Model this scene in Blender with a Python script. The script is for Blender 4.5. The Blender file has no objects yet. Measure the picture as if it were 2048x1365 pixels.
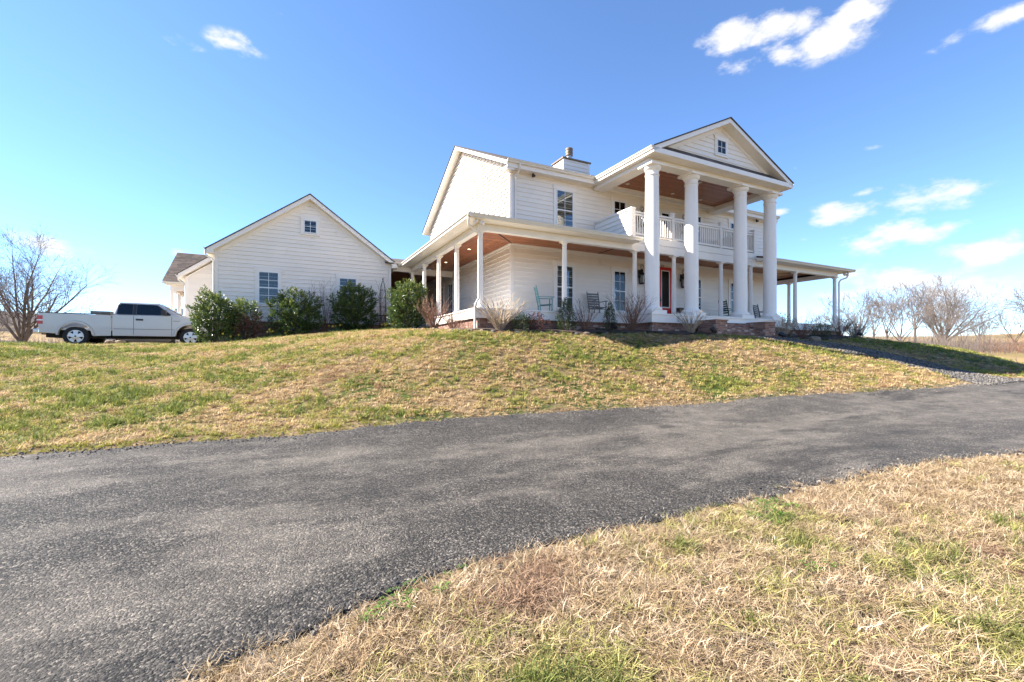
import bpy, bmesh, math, random
import numpy as np
from mathutils import Vector, Matrix
R = math.radians
random.seed(7)
rng = np.random.default_rng(11)
scene = bpy.context.scene
COL = scene.collection

# ------------------------------------------------------------------ camera
# world axes follow the house: +X along its front to the right, +Y to its back; the eye is at z = 0
cam_d = bpy.data.cameras.new('camera')
cam = bpy.data.objects.new('camera', cam_d)
COL.objects.link(cam)
cam.location = (0, 0, 0)
cam.rotation_euler = (R(90), 0, R(-26.757))
cam_d.sensor_width = 36
cam_d.lens = 15.908
cam_d.shift_y = 0.0117
cam_d.clip_start = 0.05
cam_d.clip_end = 6000
scene.camera = cam

# ------------------------------------------------------------------ world, sun, exposure
SUN = Vector((-1.0, 0.52, 0.91)).normalized()      # towards the sun: left of and behind the house
SUN_EL = math.asin(SUN.z)
SUN_AZ = math.atan2(SUN.x, SUN.y)                  # from +Y towards +X
SKY_STRENGTH = 0.093
SUN_STRENGTH = 5.0
EXPOSURE = 1.85
world = bpy.data.worlds.new('World')
scene.world = world
world.use_nodes = True
wt = world.node_tree
wt.nodes.clear()


def wn(t, **kw):
    n = wt.nodes.new(t)
    for k, v in kw.items():
        setattr(n, k, v)
    return n


def wl(a, b):
    wt.links.new(a, b)


def wmath(op, a, b=None, clamp=False):
    n = wn('ShaderNodeMath', operation=op, use_clamp=clamp)
    for i, q in enumerate((a, b)):
        if q is None:
            continue
        if isinstance(q, (int, float)):
            n.inputs[i].default_value = q
        else:
            wl(q, n.inputs[i])
    return n.outputs[0]


sky = wn('ShaderNodeTexSky', sky_type='NISHITA', sun_disc=False)
sky.sun_elevation = SUN_EL
sky.sun_rotation = SUN_AZ
sky.altitude = 200
sky.air_density = 0.8
sky.dust_density = 0.0
sky.ozone_density = 6.5
tc = wn('ShaderNodeTexCoord')
# clouds live on the sky dome: fair-weather cumulus as clumps at compass bearings and heights
CLOUDS = [  # bearing east of +Y (deg), elevation (deg), half width (deg), half height (deg), weight
    (53.0, 32.0, 2.4, 1.6, 1.0), (57.2, 31.6, 2.8, 1.8, 1.0), (53.5, 29.5, 2.1, 0.9, 0.9), (57.9, 29.6, 2.4, 1.0, 0.8), (61.0, 29.6, 2.3, 1.5, 1.0), (63.5, 31.0, 1.7, 1.3, 1.0),
    (74.6, 26.6, 1.2, 0.8, 1.0), (69.6, 26.0, 0.9, 1.2, 0.6), (-4.7, 30.2, 1.9, 0.7, 0.95), (-8.2, 28.7, 0.9, 0.5, 0.5), (-10.5, 28.8, 0.7, 0.7, 0.42), (0.1, 33.7, 0.7, 0.6, 0.38),
    (68.8, 14.2, 3.6, 1.1, 1.0), (64.7, 15.6, 1.1, 0.5, 0.7), (62.1, 14.1, 2.7, 0.9, 0.95), (67.4, 11.2, 3.9, 1.2, 1.0), (70.8, 11.3, 1.6, 0.9, 0.8), (72.7, 9.1, 3.2, 0.9, 1.0),
    (67.0, 7.0, 5.5, 1.0, 0.9), (70.8, 5.3, 5.5, 0.8, 0.7), (63.5, 5.9, 3.2, 0.6, 0.5), (58.8, 19.1, 1.6, 0.4, 0.5), (59.2, 11.9, 1.9, 0.5, 0.6), (65.2, 19.5, 0.5, 0.4, 0.5),
    (-18.5, 9.6, 2.9, 0.6, 0.95), (-9.5, 10.1, 1.3, 0.4, 0.6), (57.4, 15.0, 0.6, 0.7, 0.5),
    (110, 18, 7, 2.5, 1.0), (128, 10, 9, 2, .9), (150, 24, 7, 3, 1.0), (185, 14, 9, 2.5, .9), (215, 26, 7, 3, 1.0), (250, 12, 9, 2, .9),
    (300, 20, 6, 2, .8), (95, 40, 5, 2.5, .8), (322, 9, 6, 1.2, .8)]
nz = wn('ShaderNodeTexNoise', noise_dimensions='3D')
nz.inputs['Scale'].default_value = 11.0
nz.inputs['Detail'].default_value = 7.0
nz.inputs['Roughness'].default_value = 0.62
mpn = wn('ShaderNodeMapping')
mpn.inputs['Scale'].default_value = (1, 1, 2.0)
wl(tc.outputs['Generated'], mpn.inputs['Vector'])
wl(mpn.outputs['Vector'], nz.inputs['Vector'])
sepd = wn('ShaderNodeSeparateXYZ')
wl(tc.outputs['Generated'], sepd.inputs[0])
bearing = wmath('ARCTAN2', sepd.outputs[0], sepd.outputs[1])
elev = wmath('MULTIPLY', wmath('ARCSINE', sepd.outputs[2]), 2.6)        # clouds lie flat: heights count more than widths
cmb = wn('ShaderNodeCombineXYZ')
wl(bearing, cmb.inputs[0]); wl(elev, cmb.inputs[1])
acc = None
for baz, bel, hw, hh, wgt in CLOUDS:
    dn = wn('ShaderNodeVectorMath', operation='DISTANCE')
    wl(cmb.outputs[0], dn.inputs[0])
    baz = baz - 360 if baz > 180 else baz
    dn.inputs[1].default_value = (R(baz), R(bel) * 2.6, 0)
    rad = R((hw / math.cos(R(bel)) + hh * 2.6) / 2) * 1.75
    ma = wn('ShaderNodeMath', operation='MULTIPLY_ADD')
    wl(dn.outputs['Value'], ma.inputs[0]); ma.inputs[1].default_value = -wgt / rad; ma.inputs[2].default_value = wgt
    acc = ma.outputs[0] if acc is None else wmath('MAXIMUM', acc, ma.outputs[0])
acc = wmath('MAXIMUM', acc, 0.0)
field = wmath('ADD', acc, wmath('MULTIPLY', wmath('SUBTRACT', nz.outputs['Fac'], 0.5), 3.0))
mr = wn('ShaderNodeMapRange', interpolation_type='SMOOTHSTEP')
wl(field, mr.inputs['Value'])
mr.inputs['From Min'].default_value = 0.27
mr.inputs['From Max'].default_value = 1.0
gate = wmath('MULTIPLY', acc, 3.0, clamp=True)
alpha = wmath('MULTIPLY', wmath('MULTIPLY', mr.outputs['Result'], gate), 0.92)
mixc = wn('ShaderNodeMix', data_type='RGBA')
wl(alpha, mixc.inputs['Factor'])
wl(sky.outputs['Color'], mixc.inputs['A'])
mixc.inputs['B'].default_value = (3.5, 3.45, 3.4, 1)
bg = wn('ShaderNodeBackground')
bg.inputs['Strength'].default_value = SKY_STRENGTH
wl(mixc.outputs['Result'], bg.inputs['Color'])
wo = wn('ShaderNodeOutputWorld')
wl(bg.outputs[0], wo.inputs[0])

sun_d = bpy.data.lights.new('sun', 'SUN')
sun_d.energy = SUN_STRENGTH
sun_d.angle = R(0.53)
sun_d.color = (1.0, 0.945, 0.86)
sun = bpy.data.objects.new('sun', sun_d)
COL.objects.link(sun)
sun.rotation_euler = SUN.to_track_quat('Z', 'Y').to_euler()
sun.location = SUN * 60

vs = scene.view_settings
vs.view_transform = 'Standard'
vs.look = 'None'
vs.exposure = EXPOSURE
vs.gamma = 1.0
vs.use_curve_mapping = False
scene.render.engine = 'CYCLES'
scene.cycles.max_bounces = 6
scene.cycles.diffuse_bounces = 3
scene.cycles.glossy_bounces = 3
scene.cycles.transparent_max_bounces = 16

# ------------------------------------------------------------------ helpers
ORG = {}


def tag(o, label=None, cat=None, group=None, kind=None):
    if label: o['label'] = label
    if cat: o['category'] = cat
    if group: o['group'] = group
    if kind: o['kind'] = kind
    return o


def empty(name, loc, rotz=0.0, label=None, cat=None, group=None):
    o = bpy.data.objects.new(name, None)
    o.empty_display_size = 0.2
    COL.objects.link(o)
    o.location = loc
    o.rotation_euler = (0, 0, rotz)
    ORG[o.name] = Vector(loc)
    return tag(o, label, cat, group)


class MB:
    """collects vertices and faces in world (or local) coordinates, becomes ONE mesh object"""

    def __init__(s):
        s.v = []; s.f = []; s.c = []; s.cur = None; s.p = []

    def add(s, vs, fs):
        b = len(s.v)
        s.p.append((b, len(s.f)))
        s.v += [tuple(p) for p in vs]
        s.f += [tuple(i + b for i in f) for f in fs]
        if s.cur is not None:
            s.c += [s.cur] * len(fs)
        return s

    def box(s, x0, x1, y0, y1, z0, z1):
        vs = [(x0, y0, z0), (x1, y0, z0), (x1, y1, z0), (x0, y1, z0), (x0, y0, z1), (x1, y0, z1), (x1, y1, z1), (x0, y1, z1)]
        return s.add(vs, [(0, 3, 2, 1), (4, 5, 6, 7), (0, 1, 5, 4), (1, 2, 6, 5), (2, 3, 7, 6), (3, 0, 4, 7)])

    def hexa(s, p):      # eight corners: bottom ring then top ring
        return s.add(p, [(0, 3, 2, 1), (4, 5, 6, 7), (0, 1, 5, 4), (1, 2, 6, 5), (2, 3, 7, 6), (3, 0, 4, 7)])

    def slab(s, poly, dn):   # planar polygon thickened by vector dn
        n = len(poly)
        dn = Vector(dn)
        vs = [Vector(p) for p in poly] + [Vector(p) + dn for p in poly]
        fs = [tuple(range(n)), tuple(reversed(range(n, 2 * n)))]
        fs += [(i, i + n, (i + 1) % n + n, (i + 1) % n) for i in range(n)]
        return s.add(vs, fs)

    def lathe(s, prof, c=(0, 0, 0), n=20, cap=True):
        b = []
        for r, z in prof:
            for i in range(n):
                a = 2 * math.pi * i / n
                b.append((c[0] + r * math.cos(a), c[1] + r * math.sin(a), c[2] + z))
        fs = []
        for k in range(len(prof) - 1):
            for i in range(n):
                j = (i + 1) % n
                fs.append((k * n + i, k * n + j, (k + 1) * n + j, (k + 1) * n + i))
        if cap:
            fs.append(tuple(reversed(range(n))))
            fs.append(tuple(range((len(prof) - 1) * n, len(prof) * n)))
        return s.add(b, fs)

    def tube(s, pts, rad, n=6, cap=True, flat=1.0):
        pts = [Vector(p) for p in pts]
        m = len(pts)
        rads = rad if isinstance(rad, (list, tuple)) else [rad] * m
        vs = []; fs = []
        ref = None
        for i, p in enumerate(pts):
            d = (pts[min(i + 1, m - 1)] - pts[max(i - 1, 0)]).normalized()
            if ref is None:
                ref = Vector((0, 0, 1)) if abs(d.z) < .9 else Vector((1, 0, 0))
            a = d.cross(ref)
            if a.length < 1e-4:
                a = d.cross(Vector((0, 1, 0)))
            a.normalize()
            b2 = a.cross(d).normalized()
            ref = b2 if abs(d.dot(b2)) < .9 else ref
            for j in range(n):
                t = 2 * math.pi * (j + .5) / n
                vs.append(p + a * math.cos(t) * rads[i] + b2 * math.sin(t) * rads[i] * flat)
        for i in range(m - 1):
            for j in range(n):
                k = (j + 1) % n
                fs.append((i * n + j, i * n + k, (i + 1) * n + k, (i + 1) * n + j))
        if cap:
            fs.append(tuple(reversed(range(n))))
            fs.append(tuple(range((m - 1) * n, m * n)))
        return s.add(vs, fs)

    def extrude(s, prof, axis, a0, a1):
        """prof: (u, z) list; axis 'x' -> u is y, extruded in x from a0 to a1; 'y' -> u is x"""
        n = len(prof)
        if axis == 'x':
            vs = [(a0, u, z) for u, z in prof] + [(a1, u, z) for u, z in prof]
        else:
            vs = [(u, a0, z) for u, z in prof] + [(u, a1, z) for u, z in prof]
        fs = [tuple(range(n)), tuple(reversed(range(n, 2 * n)))]
        fs += [(i, i + n, (i + 1) % n + n, (i + 1) % n) for i in range(n)]
        return s.add(vs, fs)

    def mesh(s, name, org=(0, 0, 0), smooth=False):
        me = bpy.data.meshes.new(name)
        o = Vector(org)
        me.from_pydata([(p[0] - o.x, p[1] - o.y, p[2] - o.z) for p in s.v], [], s.f)
        if s.c:
            at = me.attributes.new('tint', 'FLOAT', 'FACE')
            at.data.foreach_set('value', s.c)
        if smooth:
            me.polygons.foreach_set('use_smooth', [True] * len(me.polygons))
        bm = bmesh.new(); bm.from_mesh(me)
        bmesh.ops.recalc_face_normals(bm, faces=bm.faces)
        bm.to_mesh(me); bm.free()
        return me


def link(name, me, mat, parent=None, loc=(0, 0, 0), rotz=0.0):
    o = bpy.data.objects.new(name, me)
    COL.objects.link(o)
    if mat is not None and not me.materials:
        me.materials.append(mat)
    o.location = loc
    o.rotation_euler = (0, 0, rotz)
    if parent is not None:
        o.parent = parent
    return o


def part(name, mb, mat, parent, smooth=False, angle=None):
    """mesh given in world coordinates, parented under an un-rotated thing or part"""
    org = ORG[parent.name]
    me = mb.mesh(name, org, smooth or angle is not None)
    if angle is not None:
        me.set_sharp_from_angle(angle=R(angle))
    o = link(name, me, mat, parent)
    ORG[o.name] = org
    return o


def part_each(name, mb, mat, parent):
    """every piece that went into mb becomes a part of its own"""
    ends = mb.p[1:] + [(len(mb.v), len(mb.f))]
    for (v0, f0), (v1, f1) in zip(mb.p, ends):
        q = MB()
        q.add(mb.v[v0:v1], [tuple(i - v0 for i in f) for f in mb.f[f0:f1]])
        o = part(name, q, mat, parent)
    return o


def lpart(name, mb, mat, parent, angle=None, loc=(0, 0, 0), rotz=0):
    """mesh given in the thing's own local coordinates"""
    me = mb.mesh(name, (0, 0, 0), angle is not None)
    if angle is not None:
        me.set_sharp_from_angle(angle=R(angle))
    o = link(name, me, mat, parent, loc, rotz)
    return o


def copy_tree(o, parent=None, loc=None, rotz=None, scale=None):
    c = o.copy()
    COL.objects.link(c)
    c.parent = parent
    if loc is not None: c.location = loc
    if rotz is not None: c.rotation_euler = (0, 0, rotz)
    if scale is not None: c.scale = scale if isinstance(scale, (tuple, list)) else (scale,) * 3
    for ch in list(o.children):
        copy_tree(ch, c)
    return c


def bevel(o, w=.012, seg=2):
    m = o.modifiers.new('bevel', 'BEVEL')
    m.width = w; m.segments = seg; m.limit_method = 'ANGLE'; m.angle_limit = R(35)
    return o


class Wall:
    """a vertical wall plane: s runs along it, off outwards, z up"""

    def __init__(s, o, t, n):
        s.o, s.t, s.n = o, t, n

    def p(s, a, off, z):
        return (s.o[0] + s.t[0] * a + s.n[0] * off, s.o[1] + s.t[1] * a + s.n[1] * off, z)

    def box(s, mb, a0, a1, o0, o1, z0, z1):
        q = [s.p(a0, o0, z0), s.p(a1, o0, z0), s.p(a1, o1, z0), s.p(a0, o1, z0), s.p(a0, o0, z1), s.p(a1, o0, z1), s.p(a1, o1, z1), s.p(a0, o1, z1)]
        return mb.hexa(q)


# ------------------------------------------------------------------ materials
def mat(name, col, rough=.6, metal=0.0, spec=.5, noise=None, bump=None, emis=None, wear=None, coat=0, attr=None, objvar=0.0):
    """procedural principled material. noise=(scale, amount): broad value variation; bump=(scale, strength)
    wear=(scale, threshold, colour): patches with a shape of their own; attr: colour ramp over the face tint"""
    m = bpy.data.materials.new(name)
    m.use_nodes = True
    t = m.node_tree
    b = t.nodes['Principled BSDF']
    b.inputs['Roughness'].default_value = rough
    b.inputs['Metallic'].default_value = metal
    b.inputs['Specular IOR Level'].default_value = spec
    b.inputs['Coat Weight'].default_value = coat
    rgb = t.nodes.new('ShaderNodeRGB')
    rgb.outputs[0].default_value = (*col, 1)
    out = rgb.outputs[0]
    co = t.nodes.new('ShaderNodeNewGeometry').outputs['Position']
    if attr:
        at = t.nodes.new('ShaderNodeAttribute'); at.attribute_name = 'tint'
        cr = t.nodes.new('ShaderNodeValToRGB')
        cr.color_ramp.interpolation = 'LINEAR'
        while len(cr.color_ramp.elements) < len(attr):
            cr.color_ramp.elements.new(.5)
        for e, (p, c) in zip(cr.color_ramp.elements, attr):
            e.position = p; e.color = (*c, 1)
        t.links.new(at.outputs['Fac'], cr.inputs[0])
        out = cr.outputs[0]
    if noise:
        n = t.nodes.new('ShaderNodeTexNoise'); n.inputs['Scale'].default_value = noise[0]; n.inputs['Detail'].default_value = 5
        t.links.new(co, n.inputs['Vector'])
        mp = t.nodes.new('ShaderNodeMapRange')
        mp.inputs['To Min'].default_value = 1 - noise[1]; mp.inputs['To Max'].default_value = 1 + noise[1]
        mp.inputs['From Min'].default_value = .25; mp.inputs['From Max'].default_value = .75
        t.links.new(n.outputs['Fac'], mp.inputs['Value'])
        vm = t.nodes.new('ShaderNodeVectorMath'); vm.operation = 'SCALE'
        t.links.new(out, vm.inputs[0]); t.links.new(mp.outputs[0], vm.inputs['Scale'])
        out = vm.outputs[0]
    if objvar:
        oi = t.nodes.new('ShaderNodeObjectInfo')
        mp = t.nodes.new('ShaderNodeMapRange')
        mp.inputs['To Min'].default_value = 1 - objvar; mp.inputs['To Max'].default_value = 1 + objvar * .3
        t.links.new(oi.outputs['Random'], mp.inputs['Value'])
        vm = t.nodes.new('ShaderNodeVectorMath'); vm.operation = 'SCALE'
        t.links.new(out, vm.inputs[0]); t.links.new(mp.outputs[0], vm.inputs['Scale'])
        out = vm.outputs[0]
    if wear:
        n = t.nodes.new('ShaderNodeTexNoise'); n.inputs['Scale'].default_value = wear[0]; n.inputs['Detail'].default_value = 8
        n.inputs['Roughness'].default_value = .65
        t.links.new(co, n.inputs['Vector'])
        mp = t.nodes.new('ShaderNodeMapRange'); mp.interpolation_type = 'SMOOTHSTEP'
        mp.inputs['From Min'].default_value = wear[1]; mp.inputs['From Max'].default_value = wear[1] + .16
        mp.inputs['To Max'].default_value = wear[3] if len(wear) > 3 else .6
        t.links.new(n.outputs['Fac'], mp.inputs['Value'])
        mx = t.nodes.new('ShaderNodeMix'); mx.data_type = 'RGBA'
        t.links.new(mp.outputs[0], mx.inputs['Factor']); t.links.new(out, mx.inputs['A']); mx.inputs['B'].default_value = (*wear[2], 1)
        out = mx.outputs['Result']
    t.links.new(out, b.inputs['Base Color'])
    if bump:
        n = t.nodes.new('ShaderNodeTexNoise'); n.inputs['Scale'].default_value = bump[0]; n.inputs['Detail'].default_value = 6
        t.links.new(co, n.inputs['Vector'])
        bp = t.nodes.new('ShaderNodeBump'); bp.inputs['Strength'].default_value = bump[1]; bp.inputs['Distance'].default_value = .02
        t.links.new(n.outputs['Fac'], bp.inputs['Height']); t.links.new(bp.outputs[0], b.inputs['Normal'])
    if emis:
        b.inputs['Emission Color'].default_value = (*emis[0], 1)
        b.inputs['Emission Strength'].default_value = emis[1]
    return m


WHITE = (.865, .785, .68)
M = {}
M['siding'] = mat('painted_siding', WHITE, .55, noise=(1.3, .03), bump=(60, .06), wear=(2.2, .60, (.58, .52, .43), .4), objvar=.035)
M['trim'] = mat('painted_trim', (.86, .785, .69), .45, noise=(2, .03), wear=(3.5, .63, (.58, .53, .44), .4))
M['column'] = mat('painted_column', (.88, .80, .70), .5, noise=(1.5, .03), bump=(40, .05), wear=(2.6, .60, (.58, .53, .45), .4))
M['gutter'] = mat('aluminium_gutter', (.72, .655, .55), .38, noise=(2, .04), wear=(5, .6, (.42, .37, .28), .35))
M['downspout'] = mat('white_aluminium', (.84, .77, .68), .35, noise=(3, .03))
M['ceiling'] = mat('stained_wood', (.20, .070, .030), .38, noise=(6, .25), bump=(90, .08), attr=[(0, (.27, .086, .034)), (.5, (.35, .118, .047)), (1, (.42, .150, .062))])
M['seam'] = mat('dark_seam', (.012, .010, .009), .6)
M['shingle'] = mat('asphalt_shingle', (.10, .075, .06), .9, attr=[(0, (.060, .045, .037)), (.5, (.105, .074, .058)), (1, (.165, .115, .088))], noise=(30, .3), bump=(160, .4))
M['roofing'] = mat('dark_roofing', (.062, .047, .039), .9, noise=(9, .35), bump=(60, .5))
M['brick'] = mat('brick', (.22, .10, .07), .85, attr=[(0, (.14, .070, .050)), (.3, (.23, .115, .080)), (.6, (.31, .165, .115)), (.82, (.36, .22, .165)), (1, (.56, .46, .39))], noise=(35, .3), bump=(60, .5))
M['mortar'] = mat('mortar', (.36, .315, .27), .95, noise=(20, .2), bump=(90, .4))
M['porchfloor'] = mat('painted_floor', (.66, .66, .65), .5, noise=(2, .05))
M['red'] = mat('red_paint', (.62, .022, .018), .35, noise=(3, .06))
M['cream'] = mat('cream_frame', (.70, .66, .57), .45)
M['vinyl'] = mat('white_vinyl', (.80, .79, .76), .35)
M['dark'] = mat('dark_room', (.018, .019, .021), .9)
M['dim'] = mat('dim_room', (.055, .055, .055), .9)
M['blind'] = mat('blind_slat', (.33, .32, .30), .6)
M['curtain'] = mat('curtain', (.50, .48, .43), .8)
M['iron'] = mat('black_iron', (.014, .013, .012), .45, spec=.4)
M['camera_black'] = mat('black_plastic', (.012, .012, .013), .35)
M['lamp'] = mat('warm_lamp', (1, .8, .5), .4, emis=((1.0, .72, .38), 2.2))
M['lamp'].cycles.emission_sampling = 'NONE'
M['lamp_off'] = mat('lamp_off', (.80, .78, .72), .4)
M['steel'] = mat('galvanised_steel', (.40, .39, .37), .4, metal=.8, noise=(12, .15))
M['rust'] = mat('weathered_steel', (.21, .15, .11), .6, metal=.4, noise=(14, .4))
M['vent'] = mat('brown_vent', (.20, .13, .09), .7)
M['brown_wall'] = mat('dark_red_wall', (.16, .055, .035), .7, noise=(3, .2))


def glass_mat(name, tint, refl=.9):
    m = bpy.data.materials.new(name); m.use_nodes = True
    t = m.node_tree; t.nodes.clear()
    tr = t.nodes.new('ShaderNodeBsdfTransparent'); tr.inputs[0].default_value = (*tint, 1)
    gl = t.nodes.new('ShaderNodeBsdfGlossy'); gl.inputs['Roughness'].default_value = .015
    gl.inputs['Color'].default_value = (refl, refl, refl, 1)
    fr = t.nodes.new('ShaderNodeFresnel'); fr.inputs['IOR'].default_value = 1.55
    mx = t.nodes.new('ShaderNodeMixShader')
    n = t.nodes.new('ShaderNodeTexNoise'); n.inputs['Scale'].default_value = 1.2
    bp = t.nodes.new('ShaderNodeBump'); bp.inputs['Strength'].default_value = .04; bp.inputs['Distance'].default_value = .05
    ge = t.nodes.new('ShaderNodeNewGeometry')
    t.links.new(ge.outputs['Position'], n.inputs['Vector']); t.links.new(n.outputs['Fac'], bp.inputs['Height'])
    t.links.new(bp.outputs[0], gl.inputs['Normal'])
    ad = t.nodes.new('ShaderNodeMath'); ad.operation = 'ADD'; ad.use_clamp = True; ad.inputs[1].default_value = .0
    t.links.new(fr.outputs[0], ad.inputs[0])
    t.links.new(ad.outputs[0], mx.inputs[0]); t.links.new(tr.outputs[0], mx.inputs[1]); t.links.new(gl.outputs[0], mx.inputs[2])
    o = t.nodes.new('ShaderNodeOutputMaterial'); t.links.new(mx.outputs[0], o.inputs[0])
    return m


M['glass'] = glass_mat('window_glass', (.72, .76, .78))
M['carglass'] = glass_mat('car_glass', (.42, .48, .48))

# ------------------------------------------------------------------ the lie of the land
GROUND_POINTS = [  # surveyed spot heights (x, y, z), eye level = 0
    (-12.05, 7.2, -1.545), (-9.8, 11.66, -1.32), (-6.24, 5.39, -1.5), (-4.44, 8.96, -1.32), (-3.12, 2.69, -1.545), (-1.77, 5.37, -1.41),
    (-0.2, 8.5, -1.253), (-1.8, -3.57, -1.77), (0.68, 1.34, -1.522), (1.8, 3.57, -1.41), (3.83, 7.59, -1.208), (4.47, -0.01, -1.5),
    (6.27, 3.56, -1.32), (8.3, 7.57, -1.118), (9.84, -0.48, -1.41), (11.64, 3.09, -1.23), (13.44, 6.66, -1.05), (16.55, 1.73, -1.185),
    (18.44, 5.48, -0.996), (21.02, -0.52, -1.185), (23.49, 4.39, -0.938), (26.83, -0.09, -1.05), (-13.42, 0.04, -1.86), (8.01, -10.76, -1.86),
    (21.43, -10.8, -1.59), (-3.26, 8.16, -1.308), (-1.51, 7.95, -1.281), (0.97, 7.81, -1.237), (3.65, 7.74, -1.185), (7.11, 7.44, -1.127),
    (10.01, 7.14, -1.08), (13.48, 6.72, -1.027), (18.56, 6.11, -0.949), (-2.7, 19.95, 0.303), (0.11, 19.77, 0.636), (2.3, 20.01, 0.867),
    (4.52, 17.43, 0.904), (4.82, 14.03, 0.739), (4.95, 12.4, 0.625), (7.42, 12.39, 0.676), (11.04, 12.13, 0.725), (13.3, 11.44, 0.671),
    (15.82, 11.29, 0.618), (17.37, 11.29, 0.583), (-8.4, 21.03, 0.29), (-7.41, 22.1, 0.299), (-5.33, 21.73, 0.291), (-11.3, 21.37, 0.224),
    (-7, 23.2, 0.25), (-4, 24, 0.27), (-7, 26, 0.33), (-3, 28, 0.4), (3, 22, 0.9), (5, 20, 0.95),
    (6, 14, 0.75), (12, 14, 0.8), (18, 13.2, 0.75), (26, 13.2, 0.82), (15.6, 20, 0.8), (27, 20, 0.7),
    (10, 28, 0.7), (20, 28, 0.6), (-14, 22, 0.1), (-20, 22, -0.5), (-14, 30, -0.2), (-24, 14, -1),
    (-20, 34, -1.2), (-5, 40, -0.8), (12, 40, -0.8), (19.72, 6.41, -0.944), (19.79, 7.05, -0.697), (19.68, 7.66, -0.512),
    (19.46, 8.67, -0.21), (18.92, 9.61, 0.057), (18.17, 10.55, 0.301), (20.18, 11.55, 0.514), (21.24, 10.79, 0.329), (22.05, 9.82, 0.031),
    (22.43, 8.73, -0.267), (22.55, 7.67, -0.592), (23.08, 6.06, -0.917), (26.33, 13.38, 0.723), (30.1, 12.82, 0.483), (32.54, 11.59, 0.262),
    (30.27, 9.38, -0.049), (26.71, 7.25, -0.501), (25.76, 5.49, -0.975), (34, 16, -0.2), (36, 22, -0.8), (34, 8, -1.8),
    (44, 14, -2.6), (40, 30, -1.8), (40, 2, -2.4), (28, 36, -1),
]
_A = np.array(GROUND_POINTS)
_P = _A[:, :2] / 10


def _tps(r2):
    return np.where(r2 > 0, r2 * np.log(r2 + 1e-12), 0)


_n = len(_P)
_K = _tps(((_P[:, None] - _P[None]) ** 2).sum(-1)) + .002 * np.eye(_n)
_Q = np.c_[np.ones(_n), _P]
_M = np.zeros((_n + 3, _n + 3)); _M[:_n, :_n] = _K; _M[:_n, _n:] = _Q; _M[_n:, :_n] = _Q.T
_W = np.linalg.solve(_M, np.r_[_A[:, 2], 0, 0, 0])


def sstep(a, b, x):
    t = np.clip((x - a) / (b - a), 0, 1)
    return t * t * (3 - 2 * t)


def wave(x, y, s, seed=0.0):
    """cheap smooth noise in about -1..1"""
    x = x / s; y = y / s
    return (np.sin(x * 1.0 + 2.1 * np.sin(y * .7 + seed) + seed) + np.sin(y * 1.3 + 1.7 * np.sin(x * .9 - seed) + 2 * seed)
            + .6 * np.sin((x + y) * 2.3 + seed * 3 + np.sin(x * 2.9)) + .6 * np.sin((x - y) * 2.7 - seed + np.sin(y * 3.1))) / 3.2


def height(x, y):
    x = np.atleast_1d(np.asarray(x, float)); y = np.atleast_1d(np.asarray(y, float))
    out = np.empty_like(x)
    for i in range(0, len(x), 20000):
        xs, ys = x[i:i + 20000], y[i:i + 20000]
        q = np.stack([np.clip(xs, -40, 60), np.clip(ys, -25, 55)], -1) / 10
        near = _tps(((q[:, None] - _P[None]) ** 2).sum(-1)) @ _W[:-3] + _W[-3] + _W[-2] * q[:, 0] + _W[-1] * q[:, 1]
        near += .012 * wave(xs, ys, .9, 1.3) + .02 * wave(xs, ys, 2.7, 4.2)
        r = np.hypot(xs - 6, ys - 12)
        az = np.degrees(np.arctan2(xs, ys)) - 26.757          # bearing off the driveway view
        left = sstep(25, -15, az)
        dist = np.hypot(xs, ys)
        far = -2.4 + 2.6 * sstep(45, 95, dist) + (6.5 + 1.5 * wave(xs, ys, 70, .4)) * sstep(90, 210, dist)
        far += left * 30 * sstep(220, 620, dist) - (1 - left) * 3 * sstep(240, 420, dist) + 22 * sstep(700, 1500, dist)
        far += .25 * wave(xs, ys, 14, 2.2)
        far += -1.5 * np.clip(dist * 0 + (np.abs(az) > 110), 0, 1)
        w = sstep(27, 52, r)
        out[i:i + 20000] = near * (1 - w) + far * w
    return out


def gz(x, y):
    return float(height(x, y)[0])


# driveway edges (y as a function of x), walkway edges
ROAD_FAR = [(-40, 10.5), (-14, 8.9), (-8, 8.35), (-3.22, 8.05), (-2.17, 7.82), (-1.51, 7.93), (-.59, 7.95), (.51, 7.76), (1.44, 7.76), (2.7, 7.84), (3.66, 7.74), (4.65, 7.58), (5.71, 7.4),
            (8.59, 7.3), (9.93, 7.09), (11.47, 6.83), (13.43, 6.69), (14.95, 6.25), (16.29, 5.92), (17.52, 5.84), (19.47, 6.2), (22.99, 6.04), (27, 5.2), (33, 3.2), (45, -2), (60, -10)]
ROAD_NEAR = [(-40, -4), (-14, -.6), (-5, 1.5), (-1.6, 2.28), (-.34, 2.48), (-.02, 2.58), (.39, 2.72), (.84, 2.84), (1.32, 2.84), (2.02, 2.9), (2.89, 2.84), (3.9, 2.78), (5.52, 2.75), (6.37, 2.66), (7.39, 2.57),
             (8.85, 2.32), (12, 1.6), (17, .2), (24, -2.6), (33, -7), (45, -14), (60, -24)]
WALK_LOW = [(15.9, 11.2), (16.64, 10.74), (17.86, 10.37), (18.85, 9.58), (19.34, 8.61), (19.58, 7.62), (19.7, 7.03), (19.6, 6.0)]
WALK_UP = [(18.6, 12.2), (20.08, 11.49), (21.15, 10.75), (21.8, 9.9), (22.3, 8.72), (22.45, 7.64), (22.56, 6.68), (23.2, 5.8)]


def rfar(x):
    return np.interp(x, [p[0] for p in ROAD_FAR], [p[1] for p in ROAD_FAR]) + .05 * wave(np.asarray(x, float), 0 * np.asarray(x, float), .35, 2.0) + .05 * wave(np.asarray(x, float), 0 * np.asarray(x, float), .11, 5.0)


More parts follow.
